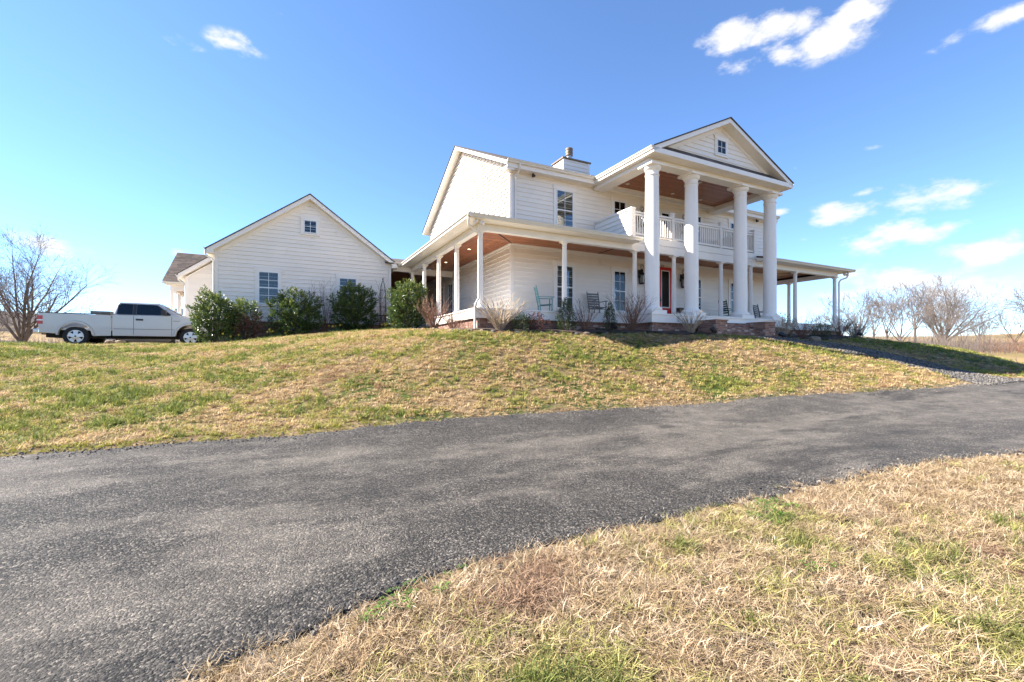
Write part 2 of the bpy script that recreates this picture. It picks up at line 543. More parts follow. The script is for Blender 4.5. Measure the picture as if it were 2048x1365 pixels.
def rnear(x):
    return np.interp(x, [p[0] for p in ROAD_NEAR], [p[1] for p in ROAD_NEAR]) + .05 * wave(np.asarray(x, float), 0 * np.asarray(x, float) + 3, .5, 1.0) + .03 * wave(np.asarray(x, float), 0 * np.asarray(x, float) + 3, .12, 3.0)


def in_poly(x, y, poly):
    ins = np.zeros(len(x), bool)
    n = len(poly)
    for i in range(n):
        x0, y0 = poly[i]; x1, y1 = poly[(i + 1) % n]
        c = ((y0 > y) != (y1 > y)) & (x < (x1 - x0) * (y - y0) / (y1 - y0 + 1e-12) + x0)
        ins ^= c
    return ins


WALK_POLY = WALK_LOW + WALK_UP[::-1]


def on_road(x, y, m=0.0):
    return (y > rnear(x) + m) & (y < rfar(x) - m)


# one sheet of ground to the horizon
xs = np.unique(np.r_[-3000, -1800, -1100, -700, -480, -340, -250, -190, -150, -120, -95, -75, -60, -48, -40, np.arange(-34, 52, .34), 56, 62, 70, 80, 92, 105, 120, 140, 165, 195, 230, 280, 350, 450, 600, 900, 1500, 3000])
ys = np.unique(np.r_[-1500, -800, -400, -200, -120, -80, -55, -40, -28, -20, -14, -10, np.arange(-8, 38, .34), 41, 45, 50, 56, 63, 71, 80, 90, 101, 114, 130, 150, 175, 205, 240, 290, 360, 450, 600, 850, 1300, 3000])
gx, gy = np.meshgrid(xs, ys)
hx, hy = gx.ravel(), gy.ravel()
hz = height(hx, hy)
rd = on_road(hx, hy, .12) & (hx > -39) & (hx < 59)
hz = hz - .05 * rd - .05 * in_poly(hx, hy, WALK_POLY)
nx, ny = len(xs), len(ys)
ii = (np.arange(ny - 1)[:, None] * nx + np.arange(nx - 1)[None]).ravel()
me = bpy.data.meshes.new('ground')
me.from_pydata(np.c_[hx, hy, hz].tolist(), [], np.c_[ii, ii + 1, ii + nx + 1, ii + nx].tolist())
me.polygons.foreach_set('use_smooth', [True] * len(me.polygons))


def nodes(m):
    t = m.node_tree
    return t, t.nodes['Principled BSDF'], t.nodes.new('ShaderNodeNewGeometry').outputs['Position']


def tnoise(t, co, scale, det=5, rough=.55, sc3=None):
    n = t.nodes.new('ShaderNodeTexNoise'); n.inputs['Scale'].default_value = scale; n.inputs['Detail'].default_value = det; n.inputs['Roughness'].default_value = rough
    if sc3:
        mp = t.nodes.new('ShaderNodeMapping'); mp.inputs['Scale'].default_value = sc3
        t.links.new(co, mp.inputs['Vector']); co = mp.outputs['Vector']
    t.links.new(co, n.inputs['Vector'])
    return n.outputs['Fac']


def tramp(t, fac, stops):
    cr = t.nodes.new('ShaderNodeValToRGB')
    while len(cr.color_ramp.elements) < len(stops):
        cr.color_ramp.elements.new(.5)
    for e, (p, c) in zip(cr.color_ramp.elements, stops):
        e.position = p; e.color = (*c, 1)
    t.links.new(fac, cr.inputs[0])
    return cr.outputs[0]


def tmix(t, fac, a, b, mode='MIX'):
    mx = t.nodes.new('ShaderNodeMix'); mx.data_type = 'RGBA'; mx.blend_type = mode
    for s, q in (('Factor', fac), ('A', a), ('B', b)):
        if isinstance(q, (int, float)):
            mx.inputs[s].default_value = q
        elif isinstance(q, tuple):
            mx.inputs[s].default_value = (*q, 1)
        else:
            t.links.new(q, mx.inputs[s])
    return mx.outputs['Result']


def tbump(t, b, h, strength, dist):
    bp = t.nodes.new('ShaderNodeBump'); bp.inputs['Strength'].default_value = strength; bp.inputs['Distance'].default_value = dist
    t.links.new(h, bp.inputs['Height'])
    t.links.new(bp.outputs[0], b.inputs['Normal'])


def trange(t, v, a, b, c=0., d=1.):
    mp = t.nodes.new('ShaderNodeMapRange'); mp.interpolation_type = 'SMOOTHSTEP'
    for k, q in (('From Min', a), ('From Max', b), ('To Min', c), ('To Max', d)):
        mp.inputs[k].default_value = q
    t.links.new(v, mp.inputs['Value'])
    return mp.outputs[0]


m = bpy.data.materials.new('turf'); m.use_nodes = True; M['turf'] = m
t, b, co = nodes(m)
b.inputs['Roughness'].default_value = .95; b.inputs['Specular IOR Level'].default_value = .1
straw = tramp(t, tnoise(t, co, 7, 8, .7), [(.3, (.075, .048, .026)), (.48, (.19, .13, .07)), (.68, (.30, .215, .12))])
green = tramp(t, tnoise(t, co, 9, 8, .7), [(.3, (.028, .036, .010)), (.55, (.075, .095, .022)), (.75, (.14, .15, .04))])
patch = trange(t, tnoise(t, co, .55, 6, .6), .44, .60)
near_c = tmix(t, patch, straw, green)
soil = trange(t, tnoise(t, co, 1.3, 7, .65), .63, .70, 0, .7)
near_c = tmix(t, soil, near_c, (.115, .066, .038))
field = tramp(t, tnoise(t, co, .03, 6, .6, (1, 1, .1)), [(.35, (.16, .125, .055)), (.5, (.30, .205, .10)), (.62, (.34, .235, .12)), (.75, (.13, .085, .055))])
sp = t.nodes.new('ShaderNodeVectorMath'); sp.operation = 'LENGTH'
t.links.new(co, sp.inputs[0])
allc = tmix(t, trange(t, sp.outputs['Value'], 34, 60), near_c, field)
wood = tramp(t, tnoise(t, co, .06, 8, .7), [(.35, (.040, .032, .030)), (.6, (.085, .065, .055)), (.75, (.15, .11, .075))])
allc = tmix(t, trange(t, sp.outputs['Value'], 230, 420), allc, wood)
scrub = trange(t, tnoise(t, co, .035, 5, .6), .44, .52)
sx = t.nodes.new('ShaderNodeSeparateXYZ'); t.links.new(co, sx.inputs[0])
west = t.nodes.new('ShaderNodeMath'); west.operation = 'MULTIPLY'
t.links.new(trange(t, sx.outputs[0], 5, -35), west.inputs[0]); t.links.new(scrub, west.inputs[1])
farw = t.nodes.new('ShaderNodeMath'); farw.operation = 'MULTIPLY'
t.links.new(west.outputs[0], farw.inputs[0]); t.links.new(trange(t, sp.outputs['Value'], 50, 90), farw.inputs[1])
allc = tmix(t, farw.outputs[0], allc, wood)
t.links.new(allc, b.inputs['Base Color'])
tbump(t, b, tnoise(t, co, 22, 8, .7), .9, .05)
ground = link('ground', me, m)
tag(ground, 'hillside lawn of dry winter grass falling away to fields', 'ground', kind='structure')

# driveway: worn chip-seal sheet
m = bpy.data.materials.new('chip_seal'); m.use_nodes = True; M['road'] = m
t, b, co = nodes(m)
b.inputs['Roughness'].default_value = .82; b.inputs['Specular IOR Level'].default_value = .35
vo = t.nodes.new('ShaderNodeTexVoronoi'); vo.inputs['Scale'].default_value = 78; vo.inputs['Randomness'].default_value = 1
t.links.new(co, vo.inputs['Vector'])
warp = t.nodes.new('ShaderNodeTexNoise'); warp.inputs['Scale'].default_value = 38; warp.inputs['Detail'].default_value = 3
t.links.new(co, warp.inputs['Vector'])
wm = t.nodes.new('ShaderNodeVectorMath'); wm.operation = 'MULTIPLY_ADD'; wm.inputs[1].default_value = (.022, .022, .022)
t.links.new(warp.outputs['Color'], wm.inputs[0]); t.links.new(co, wm.inputs[2])
t.links.new(wm.outputs[0], vo.inputs['Vector'])
chip = t.nodes.new('ShaderNodeSeparateColor'); t.links.new(vo.outputs['Color'], chip.inputs[0])
stone = tramp(t, chip.outputs[0], [(0, (.010, .009, .008)), (.35, (.032, .028, .0245)), (.72, (.080, .070, .060)), (.90, (.14, .122, .102)), (1, (.25, .215, .175))])
big = tnoise(t, co, .42, 9, .70, (.55, 1.3, 1))
pale = trange(t, big, .46, .58)
dark = trange(t, tnoise(t, co, .5, 9, .70, (.45, 1.5, 1)), .53, .66)
mid = trange(t, tnoise(t, co, 2.6, 6, .6), .35, .75, .78, 1.3)
dusty = tmix(t, .42, tmix(t, 1.0, stone, (1.55, 1.5, 1.42), 'MULTIPLY'), (.19, .165, .138))
sxr = t.nodes.new('ShaderNodeSeparateXYZ'); t.links.new(co, sxr.inputs[0])
worn = t.nodes.new('ShaderNodeMath'); worn.operation = 'MULTIPLY_ADD'; worn.use_clamp = True; worn.inputs[1].default_value = .45   # dustier towards the path
t.links.new(trange(t, sxr.outputs[0], 3, 14), worn.inputs[0]); t.links.new(pale, worn.inputs[2])
c1 = tmix(t, worn.outputs[0], stone, dusty)
c2 = tmix(t, trange(t, dark, 0, 1, 0, .75), c1, tmix(t, .62, stone, (.014, .0125, .0115)))
sand = trange(t, tnoise(t, co, .9, 6, .7, (.35, 1.6, 1)), .665, .72, 0, .8)
c3 = tmix(t, sand, c2, (.20, .155, .10))
vm = t.nodes.new('ShaderNodeVectorMath'); vm.operation = 'SCALE'
t.links.new(c3, vm.inputs[0]); t.links.new(mid, vm.inputs['Scale'])
t.links.new(vm.outputs[0], b.inputs['Base Color'])
inv = t.nodes.new('ShaderNodeMath'); inv.operation = 'SUBTRACT'; inv.inputs[0].default_value = 1
t.links.new(vo.outputs['Distance'], inv.inputs[1])
ad = t.nodes.new('ShaderNodeMath'); ad.operation = 'MULTIPLY_ADD'; ad.inputs[1].default_value = .5
t.links.new(chip.outputs[1], ad.inputs[0]); t.links.new(inv.outputs[0], ad.inputs[2])
rub = t.nodes.new('ShaderNodeMath'); rub.operation = 'MULTIPLY_ADD'; rub.inputs[1].default_value = 1.6
t.links.new(tnoise(t, co, 58, 5, .7), rub.inputs[0]); t.links.new(ad.outputs[0], rub.inputs[2])
tbump(t, b, rub.outputs[0], 1.0, .016)
rx = np.unique(np.r_[np.arange(-39, -8, .8), np.arange(-8, 26, .09), np.arange(26, 59, .8)])
NT = 34
tt = np.r_[0, .004, np.linspace(.02, .98, NT - 4), .996, 1]
fy, ny_ = rfar(rx), rnear(rx)
vx = np.repeat(rx, NT); vy = (ny_[:, None] + (fy - ny_)[:, None] * tt[None]).ravel()
vz = height(vx, vy) + .012 + .010 * wave(vx, vy, 1.1, 2.7)
edge = np.tile(np.r_[-.06, 0, np.zeros(NT - 4), 0, -.06], len(rx))
vz = vz + edge
ii = (np.arange(len(rx) - 1)[:, None] * NT + np.arange(NT - 1)[None]).ravel()
me = bpy.data.meshes.new('driveway')
me.from_pydata(np.c_[vx, vy, vz].tolist(), [], np.c_[ii, ii + NT, ii + NT + 1, ii + 1].tolist())
me.polygons.foreach_set('use_smooth', [True] * len(me.polygons))
tag(link('driveway', me, m), 'worn grey chip-seal driveway curving across the foreground', 'driveway', kind='structure')

# gravel walkway from the steps down to the driveway
m = bpy.data.materials.new('grey_gravel'); m.use_nodes = True; M['gravel'] = m
t, b, co = nodes(m)
b.inputs['Roughness'].default_value = .9
vo = t.nodes.new('ShaderNodeTexVoronoi'); vo.inputs['Scale'].default_value = 26
t.links.new(co, vo.inputs['Vector'])
ch = t.nodes.new('ShaderNodeSeparateColor'); t.links.new(vo.outputs['Color'], ch.inputs[0])
t.links.new(tramp(t, ch.outputs[0], [(0, (.022, .021, .020)), (.4, (.06, .056, .053)), (.75, (.12, .112, .105)), (1, (.24, .22, .20))]), b.inputs['Base Color'])
inv = t.nodes.new('ShaderNodeMath'); inv.operation = 'SUBTRACT'; inv.inputs[0].default_value = 1
t.links.new(vo.outputs['Distance'], inv.inputs[1])
tbump(t, b, inv.outputs[0], 1.0, .04)
NS = 90; NU = 16


def resample(pl, n):
    pl = np.array(pl, float); s = np.r_[0, np.cumsum(np.hypot(*np.diff(pl, axis=0).T))]
    q = np.linspace(0, s[-1], n)
    return np.c_[np.interp(q, s, pl[:, 0]), np.interp(q, s, pl[:, 1])]


wa, wb = resample(WALK_LOW, NS), resample(WALK_UP, NS)
tu = np.linspace(0, 1, NU)
wp = wa[:, None] * (1 - tu[None, :, None]) + wb[:, None] * tu[None, :, None]
wx, wy = wp[..., 0].ravel(), wp[..., 1].ravel()
jit = .05 * wave(wx, wy, .2, 3.1)
wz = height(wx, wy) + .026 + .012 * wave(wx, wy, .4, 1.0)
em = np.tile(np.r_[-.07, np.zeros(NU - 2), -.07], NS)
ii = (np.arange(NS - 1)[:, None] * NU + np.arange(NU - 1)[None]).ravel()
me = bpy.data.meshes.new('gravel_path')
me.from_pydata(np.c_[wx + jit, wy + jit, wz + em].tolist(), [], np.c_[ii, ii + NU, ii + NU + 1, ii + 1].tolist())
tag(link('gravel_path', me, m), 'grey gravel footpath running from the brick steps down to the driveway', 'path', kind='structure')

# planting beds of dark mulch along the house
m = mat('mulch', (.060, .038, .026), .95, noise=(14, .5), bump=(45, .9)); M['mulch'] = m


def bed(poly, n=60):
    poly = np.array(poly, float)
    x0, y0 = poly.min(0); x1, y1 = poly.max(0)
    bm_v = []; bm_f = []; idx = {}
    st = .18
    gxx = np.arange(x0, x1 + st, st); gyy = np.arange(y0, y1 + st, st)
    X, Y = np.meshgrid(gxx, gyy)
    ins = in_poly(X.ravel() + .06 * wave(X.ravel(), Y.ravel(), .3), Y.ravel() + .06 * wave(Y.ravel(), X.ravel(), .3), [tuple(p) for p in poly]).reshape(X.shape)
    Z = height(X.ravel(), Y.ravel()).reshape(X.shape) + .035 + .02 * wave(X.ravel(), Y.ravel(), .17, 2).reshape(X.shape)
    for j in range(X.shape[0] - 1):
        for i in range(X.shape[1] - 1):
            if ins[j, i] and ins[j + 1, i] and ins[j, i + 1] and ins[j + 1, i + 1]:
                q = []
                for (a, c) in ((j, i), (j, i + 1), (j + 1, i + 1), (j + 1, i)):
                    if (a, c) not in idx:
                        idx[(a, c)] = len(bm_v); bm_v.append((X[a, c], Y[a, c], Z[a, c]))
                    q.append(idx[(a, c)])
                bm_f.append(q)
    me = bpy.data.meshes.new('mulch_bed'); me.from_pydata(bm_v, [], bm_f)
    me.polygons.foreach_set('use_smooth', [True] * len(me.polygons))
    return link('mulch_bed', me, M['mulch'])


BED_A = [(-2.9, 22.2), (-3.0, 20.1), (-.5, 19.9), (2.6, 20.2), (3.9, 18.6), (4.5, 15.5), (4.7, 13.2), (5.1, 12.35), (8, 12.1), (11.3, 11.9), (12.2, 11.3), (14.0, 11.25), (14.0, 13.4), (5.3, 13.4), (5.5, 22.2)]
BED_B = [(17.7, 12.0), (19.9, 12.0), (21.3, 11.7), (24.3, 12.0), (26.4, 12.3), (26.9, 13.6), (26.6, 16.5), (25.8, 16.5), (25.6, 13.4), (17.7, 13.4)]
tag(bed(BED_A), 'dark mulch bed along the garage and left porch', 'flower bed', kind='structure')
tag(bed(BED_B), 'dark mulch bed below the right end of the porch', 'flower bed', kind='structure')

# ------------------------------------------------------------------ the house
FL, BB, CE = 1.42, 3.94, 4.27          # porch floor, underside of porch beam, porch ceiling
XL, XR, YF, YB = 7.89, 23.41, 15.73, 26.45
XPL, XPR, YP = 5.66, 25.65, 13.50      # porch post lines
FRONT = Wall((0, YF), (1, 0), (0, -1))
LEFT = Wall((XL, 0), (0, 1), (-1, 0))
RIGHT = Wall((XR, 0), (0, 1), (1, 0))
BACK = Wall((0, YB), (1, 0), (0, 1))

house = empty('house', (15.6, 14.5, .78), label='two-storey white clapboard house with columned portico and wraparound porch', cat='house')


def laps(wall, parent, z0, z1, lim, e=.177, name='siding_board', th=.034):
    """every clapboard is a board of its own; lim(z) gives its two ends"""
    z = z0
    while z < z1 - .02:
        zt = min(z + e, z1)
        a0, a1 = lim(z); b0, b1 = lim(zt)
        if a1 - a0 > .03:
            if b1 - b0 < .02:
                c = (b0 + b1) / 2; b0, b1 = c - .01, c + .01
            q = [wall.p(a0, 0, z - .012), wall.p(a1, 0, z - .012), wall.p(a1, th, z - .012), wall.p(a0, th, z - .012),
                 wall.p(b0, 0, zt), wall.p(b1, 0, zt), wall.p(b1, .006, zt), wall.p(b0, .006, zt)]
            part(name, MB().hexa(q), M['siding'], parent)
        z += e


def window(wall, parent, s0, s1, z0, z1, trim=.11, head=.17, grid=2, blind=None, sash=True, back='dark', rows=2):
    """double-hung unit standing proud of the boards: casing, frame, sashes, muntins, panes, blind"""
    cx = (s0 + s1) / 2
    w = MB()
    f = .045
    for a, b_, c, d in ((s0 - f, s0, z0 - f, z1 + f), (s1, s1 + f, z0 - f, z1 + f), (s0, s1, z1, z1 + f), (s0, s1, z0 - f, z0)):
        wall.box(w, a, b_, .022, .075, c, d)
    win = part('window', w, M['vinyl'], parent)
    tr = MB()
    wall.box(tr, s0 - f - trim, s0 - f - .001, .02, .058, z0 - f - .02, z1 + f)
    wall.box(tr, s1 + f + .001, s1 + f + trim, .02, .058, z0 - f - .02, z1 + f)
    wall.box(tr, s0 - f - trim - .03, s1 + f + trim + .03, .02, .068, z1 + f + .001, z1 + f + head)
    wall.box(tr, s0 - f - trim, s1 + f + trim, .02, .082, z0 - f - .09, z0 - f - .021)
    part('casing', tr, M['trim'], win)
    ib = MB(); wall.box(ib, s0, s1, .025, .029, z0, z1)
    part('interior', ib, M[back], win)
    zm = (z0 + z1) / 2
    parts_ = [(z0, zm), (zm, z1)] if sash else [(z0, z1)]
    mu = MB()
    if sash:
        wall.box(mu, s0, s1, .052, .072, zm - .022, zm + .022)
    for (a, c) in parts_:
        for k in range(1, grid):
            x = s0 + (s1 - s0) * k / grid
            wall.box(mu, x - .009, x + .009, .054, .066, a, c)
        for k in range(1, rows):
            z = a + (c - a) * k / rows
            wall.box(mu, s0, s1, .0545, .0655, z - .009, z + .009)
    part('muntin', mu, M['vinyl'], win)
    for (a, c) in parts_:
        g = MB()
        # each sash leans a hair off true, as real sashes do
        tilt = random.uniform(-.0015, .0015)
        q = [wall.p(s0, .050, a), wall.p(s1, .050 + tilt, a), wall.p(s1, .0505 + tilt, a), wall.p(s0, .0505, a), wall.p(s0, .050, c), wall.p(s1, .050 + tilt, c), wall.p(s1, .0505 + tilt, c), wall.p(s0, .0505, c)]
        part('pane', g.hexa(q), M['glass'], win)
    if blind:
        bl = MB()
        lo = z0 + (z1 - z0) * (1 - blind)
        z = z1 - .02
        while z > lo:
            q = [wall.p(s0 + .01, .033, z), wall.p(s1 - .01, .033, z), wall.p(s1 - .01, .046, z - .022), wall.p(s0 + .01, .046, z - .022)]
            bl.slab(q, (0, 0, .002)); z -= .042
        part('blind', bl, M['blind'], win)
    return win


# --- walls
def wall_part(name, w, s0, s1, z0, z1, gable=None):
    mb = MB()
    if gable is None:
        w.box(mb, s0, s1, -.12, 0, z0, z1)
    else:
        zp = gable
        c = (s0 + s1) / 2
        poly = [w.p(s0, 0, z0), w.p(s1, 0, z0), w.p(s1, 0, z1), w.p(c, 0, zp), w.p(s0, 0, z1)]
        n = w.n
        mb.slab(poly, (-n[0] * .12, -n[1] * .12, 0))
    return part(name, mb, M['siding'], house)


RIDGE_Y, RIDGE_Z, EAVE_Z, SLOPE = 21.09, 10.16, 7.29, .494
wf = wall_part('front_wall', FRONT, XL, XR, .9, 7.2)
wl_ = wall_part('side_wall', LEFT, YF + .001, YB, .9, 7.37, RIDGE_Z - .12)
wr_ = wall_part('side_wall', RIGHT, YF + .001, YB, .9, 7.37, RIDGE_Z - .12)
mb = MB(); BACK.box(mb, XL + .13, XR - .13, -.12, 0, .9, 7.25); part('back_wall', mb, M['siding'], house)
laps(FRONT, wf, FL + .02, CE - .16, lambda z: (XL + .11, XR - .11))
laps(FRONT, wf, 4.40, 7.02, lambda z: (XL + .11, XR - .11))


def gl(z):
    if z < 7.2:
        return (YF + .11, YB - .11)
    h = (RIDGE_Z - .24 - z) / SLOPE
    return (RIDGE_Y - h, RIDGE_Y + h)


for w, par in ((LEFT, wl_), (RIGHT, wr_)):
    laps(w, par, FL + .02, CE - .16, lambda z: (YF + .11, YB - .11))
    laps(w, par, 4.75, RIDGE_Z - .26, gl, th=.07)
# corner boards and friezes
mb = MB()
for w, a in ((FRONT, (XL - .026, XL + .105)), (FRONT, (XR - .105, XR + .026))):
    w.box(mb, a[0], a[1], .0, .03, FL, CE - .15); w.box(mb, a[0], a[1], 0, .03, 4.3, 7.03)
for w in (LEFT, RIGHT):
    w.box(mb, YF + .003, YF + .105, 0, .028, FL, CE - .15); w.box(mb, YF + .003, YF + .105, 0, .074, 4.3, 7.2)
    w.box(mb, YB - .10, YB, 0, .03, 4.3, 7.2)
part_each('corner_board', mb, M['trim'], house)
mb = MB()
FRONT.box(mb, XL - .03, XR + .03, 0, .034, CE - .15, CE); FRONT.box(mb, XL, XR, .034, .075, CE - .05, CE - .003)
FRONT.box(mb, XL - .02, XR + .02, 0, .032, 7.03, 7.16)
LEFT.box(mb, YF + .001, YB, 0, .034, CE - .15, CE); LEFT.box(mb, YF - .06, YB, .034, .075, CE - .052, CE - .004)
RIGHT.box(mb, YF + .001, YB, 0, .034, CE - .15, CE)
part_each('frieze', mb, M['trim'], house)
mb = MB()
LEFT.box(mb, 17.88, 18.08, .02, .09, 7.55, 7.85)
g = part('gable_vent', mb, M['trim'], house)
mb = MB()
for k in range(4):
    LEFT.box(mb, 17.91, 18.05, .091, .105, 7.585 + k * .066, 7.62 + k * .066)
part_each('vent_slat', mb, M['vent'], g)

# --- main roof: white-edged deck with shingles over it, boxed eaves
def roof_pair(ridge_axis, c, zr, half, drop, a0, a1, thick=.17, over=.035, parent=house, names=('roof', 'shingles')):
    """two slopes either side of a ridge; ridge_axis 'x': ridge runs along x from a0 to a1 at y=c"""
    deck = MB(); sh = MB()
    for sgn in (-1, 1):
        for mbx, zz, th, ov in ((deck, -.040, thick, 0), (sh, .006, .045, over)):
            h2 = half + ov; dr2 = drop * h2 / half
            if ridge_axis == 'x':
                q = [(a0 - ov, c, zr + zz), (a1 + ov, c, zr + zz), (a1 + ov, c + sgn * h2, zr + zz - dr2), (a0 - ov, c + sgn * h2, zr + zz - dr2)]
            else:
                q = [(c, a0 - ov, zr + zz), (c, a1, zr + zz), (c + sgn * h2, a1, zr + zz - dr2), (c + sgn * h2, a0 - ov, zr + zz - dr2)]
            mbx.slab(q, (0, 0, -th))
    d = part(names[0], deck, M['trim'], parent)
    part(names[1], sh, M['roofing'], d)
    return d


main_roof = roof_pair('x', RIDGE_Y, RIDGE_Z + .03, RIDGE_Y - 15.32, (RIDGE_Y - 15.32) * SLOPE, 7.51, 23.79)
mb = MB()
mb.box(7.53, 23.77, 15.36, 15.70, 7.085, 7.115)       # flat soffit boxing in the eave
mb.box(7.53, 23.77, 15.326, 15.359, 7.06, 7.24)
mb.box(7.53, 7.85, 15.36, 15.71, 6.98, 7.084)          # cornice return
mb.box(23.45, 23.77, 15.36, 15.71, 6.98, 7.084)
part_each('soffit', mb, M['trim'], main_roof)


def gutter_prof(sgn, u0, zt, d=.12, h=.115):
    """profile (u, z), opening upwards, outer face ogee-like"""
    return [(u0, zt - h), (u0 + sgn * d * .55, zt - h), (u0 + sgn * d * .72, zt - h * .55), (u0 + sgn * d, zt - h * .22), (u0 + sgn * d, zt),
            (u0 + sgn * (d - .012), zt), (u0 + sgn * (d - .012), zt - .03), (u0 + .01 * sgn, zt - .03), (u0 + .006 * sgn, zt)]


def gutter(axis, u0, sgn, zt, a0, a1, parent=house):
    mb = MB().extrude(gutter_prof(sgn, u0, zt), axis, a0, a1)
    return part('gutter', mb, M['gutter'], parent)


gutter('x', 15.315, -1, 7.33, 7.50, 11.56)
gutter('x', 15.315, -1, 7.33, 19.56, 23.80)

# --- porch slab, foundation, posts, beams
mb = MB()
for a in ((5.4, 25.9, 13.2, 15.73), (5.4, 7.89, 15.731, 30), (23.41, 25.9, 15.731, 26.4), (4.7, 5.399, 22.1, 30)):
    mb.box(a[0], a[1], a[2], a[3], 1.32, FL)
mb.box(11.8, 19.35, 12.25, 13.199, 1.32, FL)
slab = part('porch_floor', mb, M['porchfloor'], house)
mb = MB()
def skirt(x0, x1, y0, y1):
    mb.box(x0, x1, y0, y1, 1.11, 1.385)
skirt(5.375, 11.80, 13.175, 13.24); skirt(19.35, 25.925, 13.175, 13.24); skirt(5.375, 5.44, 13.241, 22.1); skirt(25.86, 25.925, 13.241, 26.4)
skirt(11.775, 14.07, 12.225, 12.29); skirt(17.52, 19.375, 12.225, 12.29); skirt(11.775, 11.84, 12.291, 13.174); skirt(19.31, 19.375, 12.291, 13.174)
skirt(4.7, 5.374, 22.075, 22.14)
mb.box(14.07, 17.52, 12.23, 12.29, 1.20, 1.385)
mb.box(5.345, 11.79, 13.145, 13.21, 1.386, FL + .012); mb.box(5.345, 5.41, 13.211, 22.1, 1.386, FL + .012)
mb.box(11.745, 19.405, 12.195, 12.26, 1.386, FL + .012); mb.box(19.41, 25.955, 13.145, 13.21, 1.386, FL + .012)
part_each('skirt_board', mb, M['trim'], house)


def brick_face(mb, mo, wall, s0, s1, z0, z1, off=0.0, cap=False, keep=None):
    """running bond laid brick by brick on a mortar bed; keep collects single bricks instead"""
    L, Hh, J = .200, .058, .010
    wall.box(mo, s0, s1, off - .08, off - .009, z0, z1)
    r = 0; z = z0
    if cap:
        z1c = z1 - .105
    else:
        z1c = z1
    while z < z1c - .02:
        zt = min(z + Hh, z1c)
        x = s0 - (L + J) * .5 * (r % 2)
        while x < s1:
            a, b_ = max(x, s0), min(x + L, s1)
            if b_ - a > .03:
                tgt = MB() if keep is not None else mb
                tgt.cur = min(1, max(0, random.gauss(.5, .24)))
                j = random.uniform(-.003, .003)
                wall.box(tgt, a, b_, off - .02, off + j, z, zt)
                if keep is not None:
                    keep.append(tgt)
            x += L + J
        z += Hh + J; r += 1
    if cap:       # soldier course
        x = s0
        while x < s1:
            b_ = min(x + .058, s1)
            if b_ - x > .02:
                tgt = MB() if keep is not None else mb
                tgt.cur = min(1, max(0, random.gauss(.45, .22)))
                wall.box(tgt, x, b_, off - .02, off + random.uniform(-.003, .003), z1c, z1)
                if keep is not None:
                    keep.append(tgt)
            x += .068


bm_, mo_ = MB(), MB()
for wll, s0, s1, zb in ((Wall((0, 13.26), (1, 0), (0, -1)), 5.46, 11.86, .2), (Wall((0, 13.26), (1, 0), (0, -1)), 19.29, 25.84, .2), (Wall((5.46, 0), (0, 1), (-1, 0)), 13.26, 22.1, .3),
                        (Wall((0, 12.31), (1, 0), (0, -1)), 11.86, 14.07, .2), (Wall((0, 12.31), (1, 0), (0, -1)), 17.52, 19.29, .2), (Wall((11.86, 0), (0, 1), (-1, 0)), 12.31, 13.17, .2),
                        (Wall((19.29, 0), (0, 1), (1, 0)), 12.31, 13.17, .2), (Wall((25.84, 0), (0, 1), (1, 0)), 13.26, 20, .2)):
    brick_face(bm_, mo_, wll, s0, s1, zb, 1.112, 0, cap=True)
fnd = part_each('foundation', mo_, M['mortar'], house)
tag(part('bricks', bm_, M['brick'], fnd), kind='stuff')
for vx_, vy_ in ((10.05, 13.24), (7.4, 13.24), (21.4, 13.24)):
    mb = MB().box(vx_, vx_ + .4, vy_ - .03, vy_, .70, .90)
    v = part('foundation_vent', mb, M['camera_black'], house)

# --- brick steps with cheek piers
steps = part('steps', MB().box(14.75, 16.85, 12.12, 12.2, .3, 1.0), M['mortar'], house)
keep = []
mo = MB()
for (x0, x1) in ((14.09, 14.70), (16.91, 17.51)):
    brick_face(None, mo, Wall((0, 11.40), (1, 0), (0, -1)), x0, x1, .38, 1.20, 0, keep=keep)
    mo.box(x0 + .05, x1 - .05, 11.5, 12.2, .3, 1.19)
for x0 in (14.09, 16.905):
    brick_face(None, mo, Wall((x0, 0), (0, 1), (-1, 0)), 11.405, 12.22, .38, 1.20, 0, keep=keep)
for k in range(4):
    yk = 11.45 + k * .20
    brick_face(None, mo, Wall((0, yk), (1, 0), (0, -1)), 14.71, 16.90, .40 + k * .19 + (0 if k else -.08), .40 + (k + 1) * .19, 0, keep=keep)
    mo.box(14.71, 16.90, yk + .01, yk + .24, .3, .40 + (k + 1) * .19 - .004)
part('mortar', mo, M['mortar'], steps)
for k in keep:
    part('brick', k, M['brick'], steps)
for (x0, x1) in ((14.06, 14.73), (16.88, 17.54)):
    mb = MB(); mb.cur = .4
    part('pier_cap', mb.box(x0, x1, 11.37, 12.2, 1.2005, 1.235), M['brick'], steps)

# posts
prof = [(.098, 0), (.098, .03), (.112, .035), (.115, .06), (.105, .085), (.094, .10), (.0925, .16), (.092, .8), (.088, 1.5), (.080, 2.26), (.080, 2.27), (.088, 2.28), (.088, 2.30), (.080, 2.31), (.080, 2.37), (.094, 2.40), (.108, 2.43), (.108, 2.445)]
PH = BB - FL
prof = [(r, z * (PH - .045) / 2.445) for r, z in prof]
pm = MB().lathe(prof, n=20).mesh('porch_post', smooth=True); pm.set_sharp_from_angle(angle=R(40))
cm = MB().box(-.135, .135, -.135, .135, PH - .045, PH - .001).mesh('capital')
bmh = MB().box(-.13, .13, -.13, .13, .0, .028).mesh('base')
HX = ORG[house.name]


def post(x, y):
    o = link('porch_post', pm, M['column'], house, Vector((x, y, FL + .013)) - HX)
    link('capital', cm, M['column'], o)
    link('base', bmh, M['column'], o)


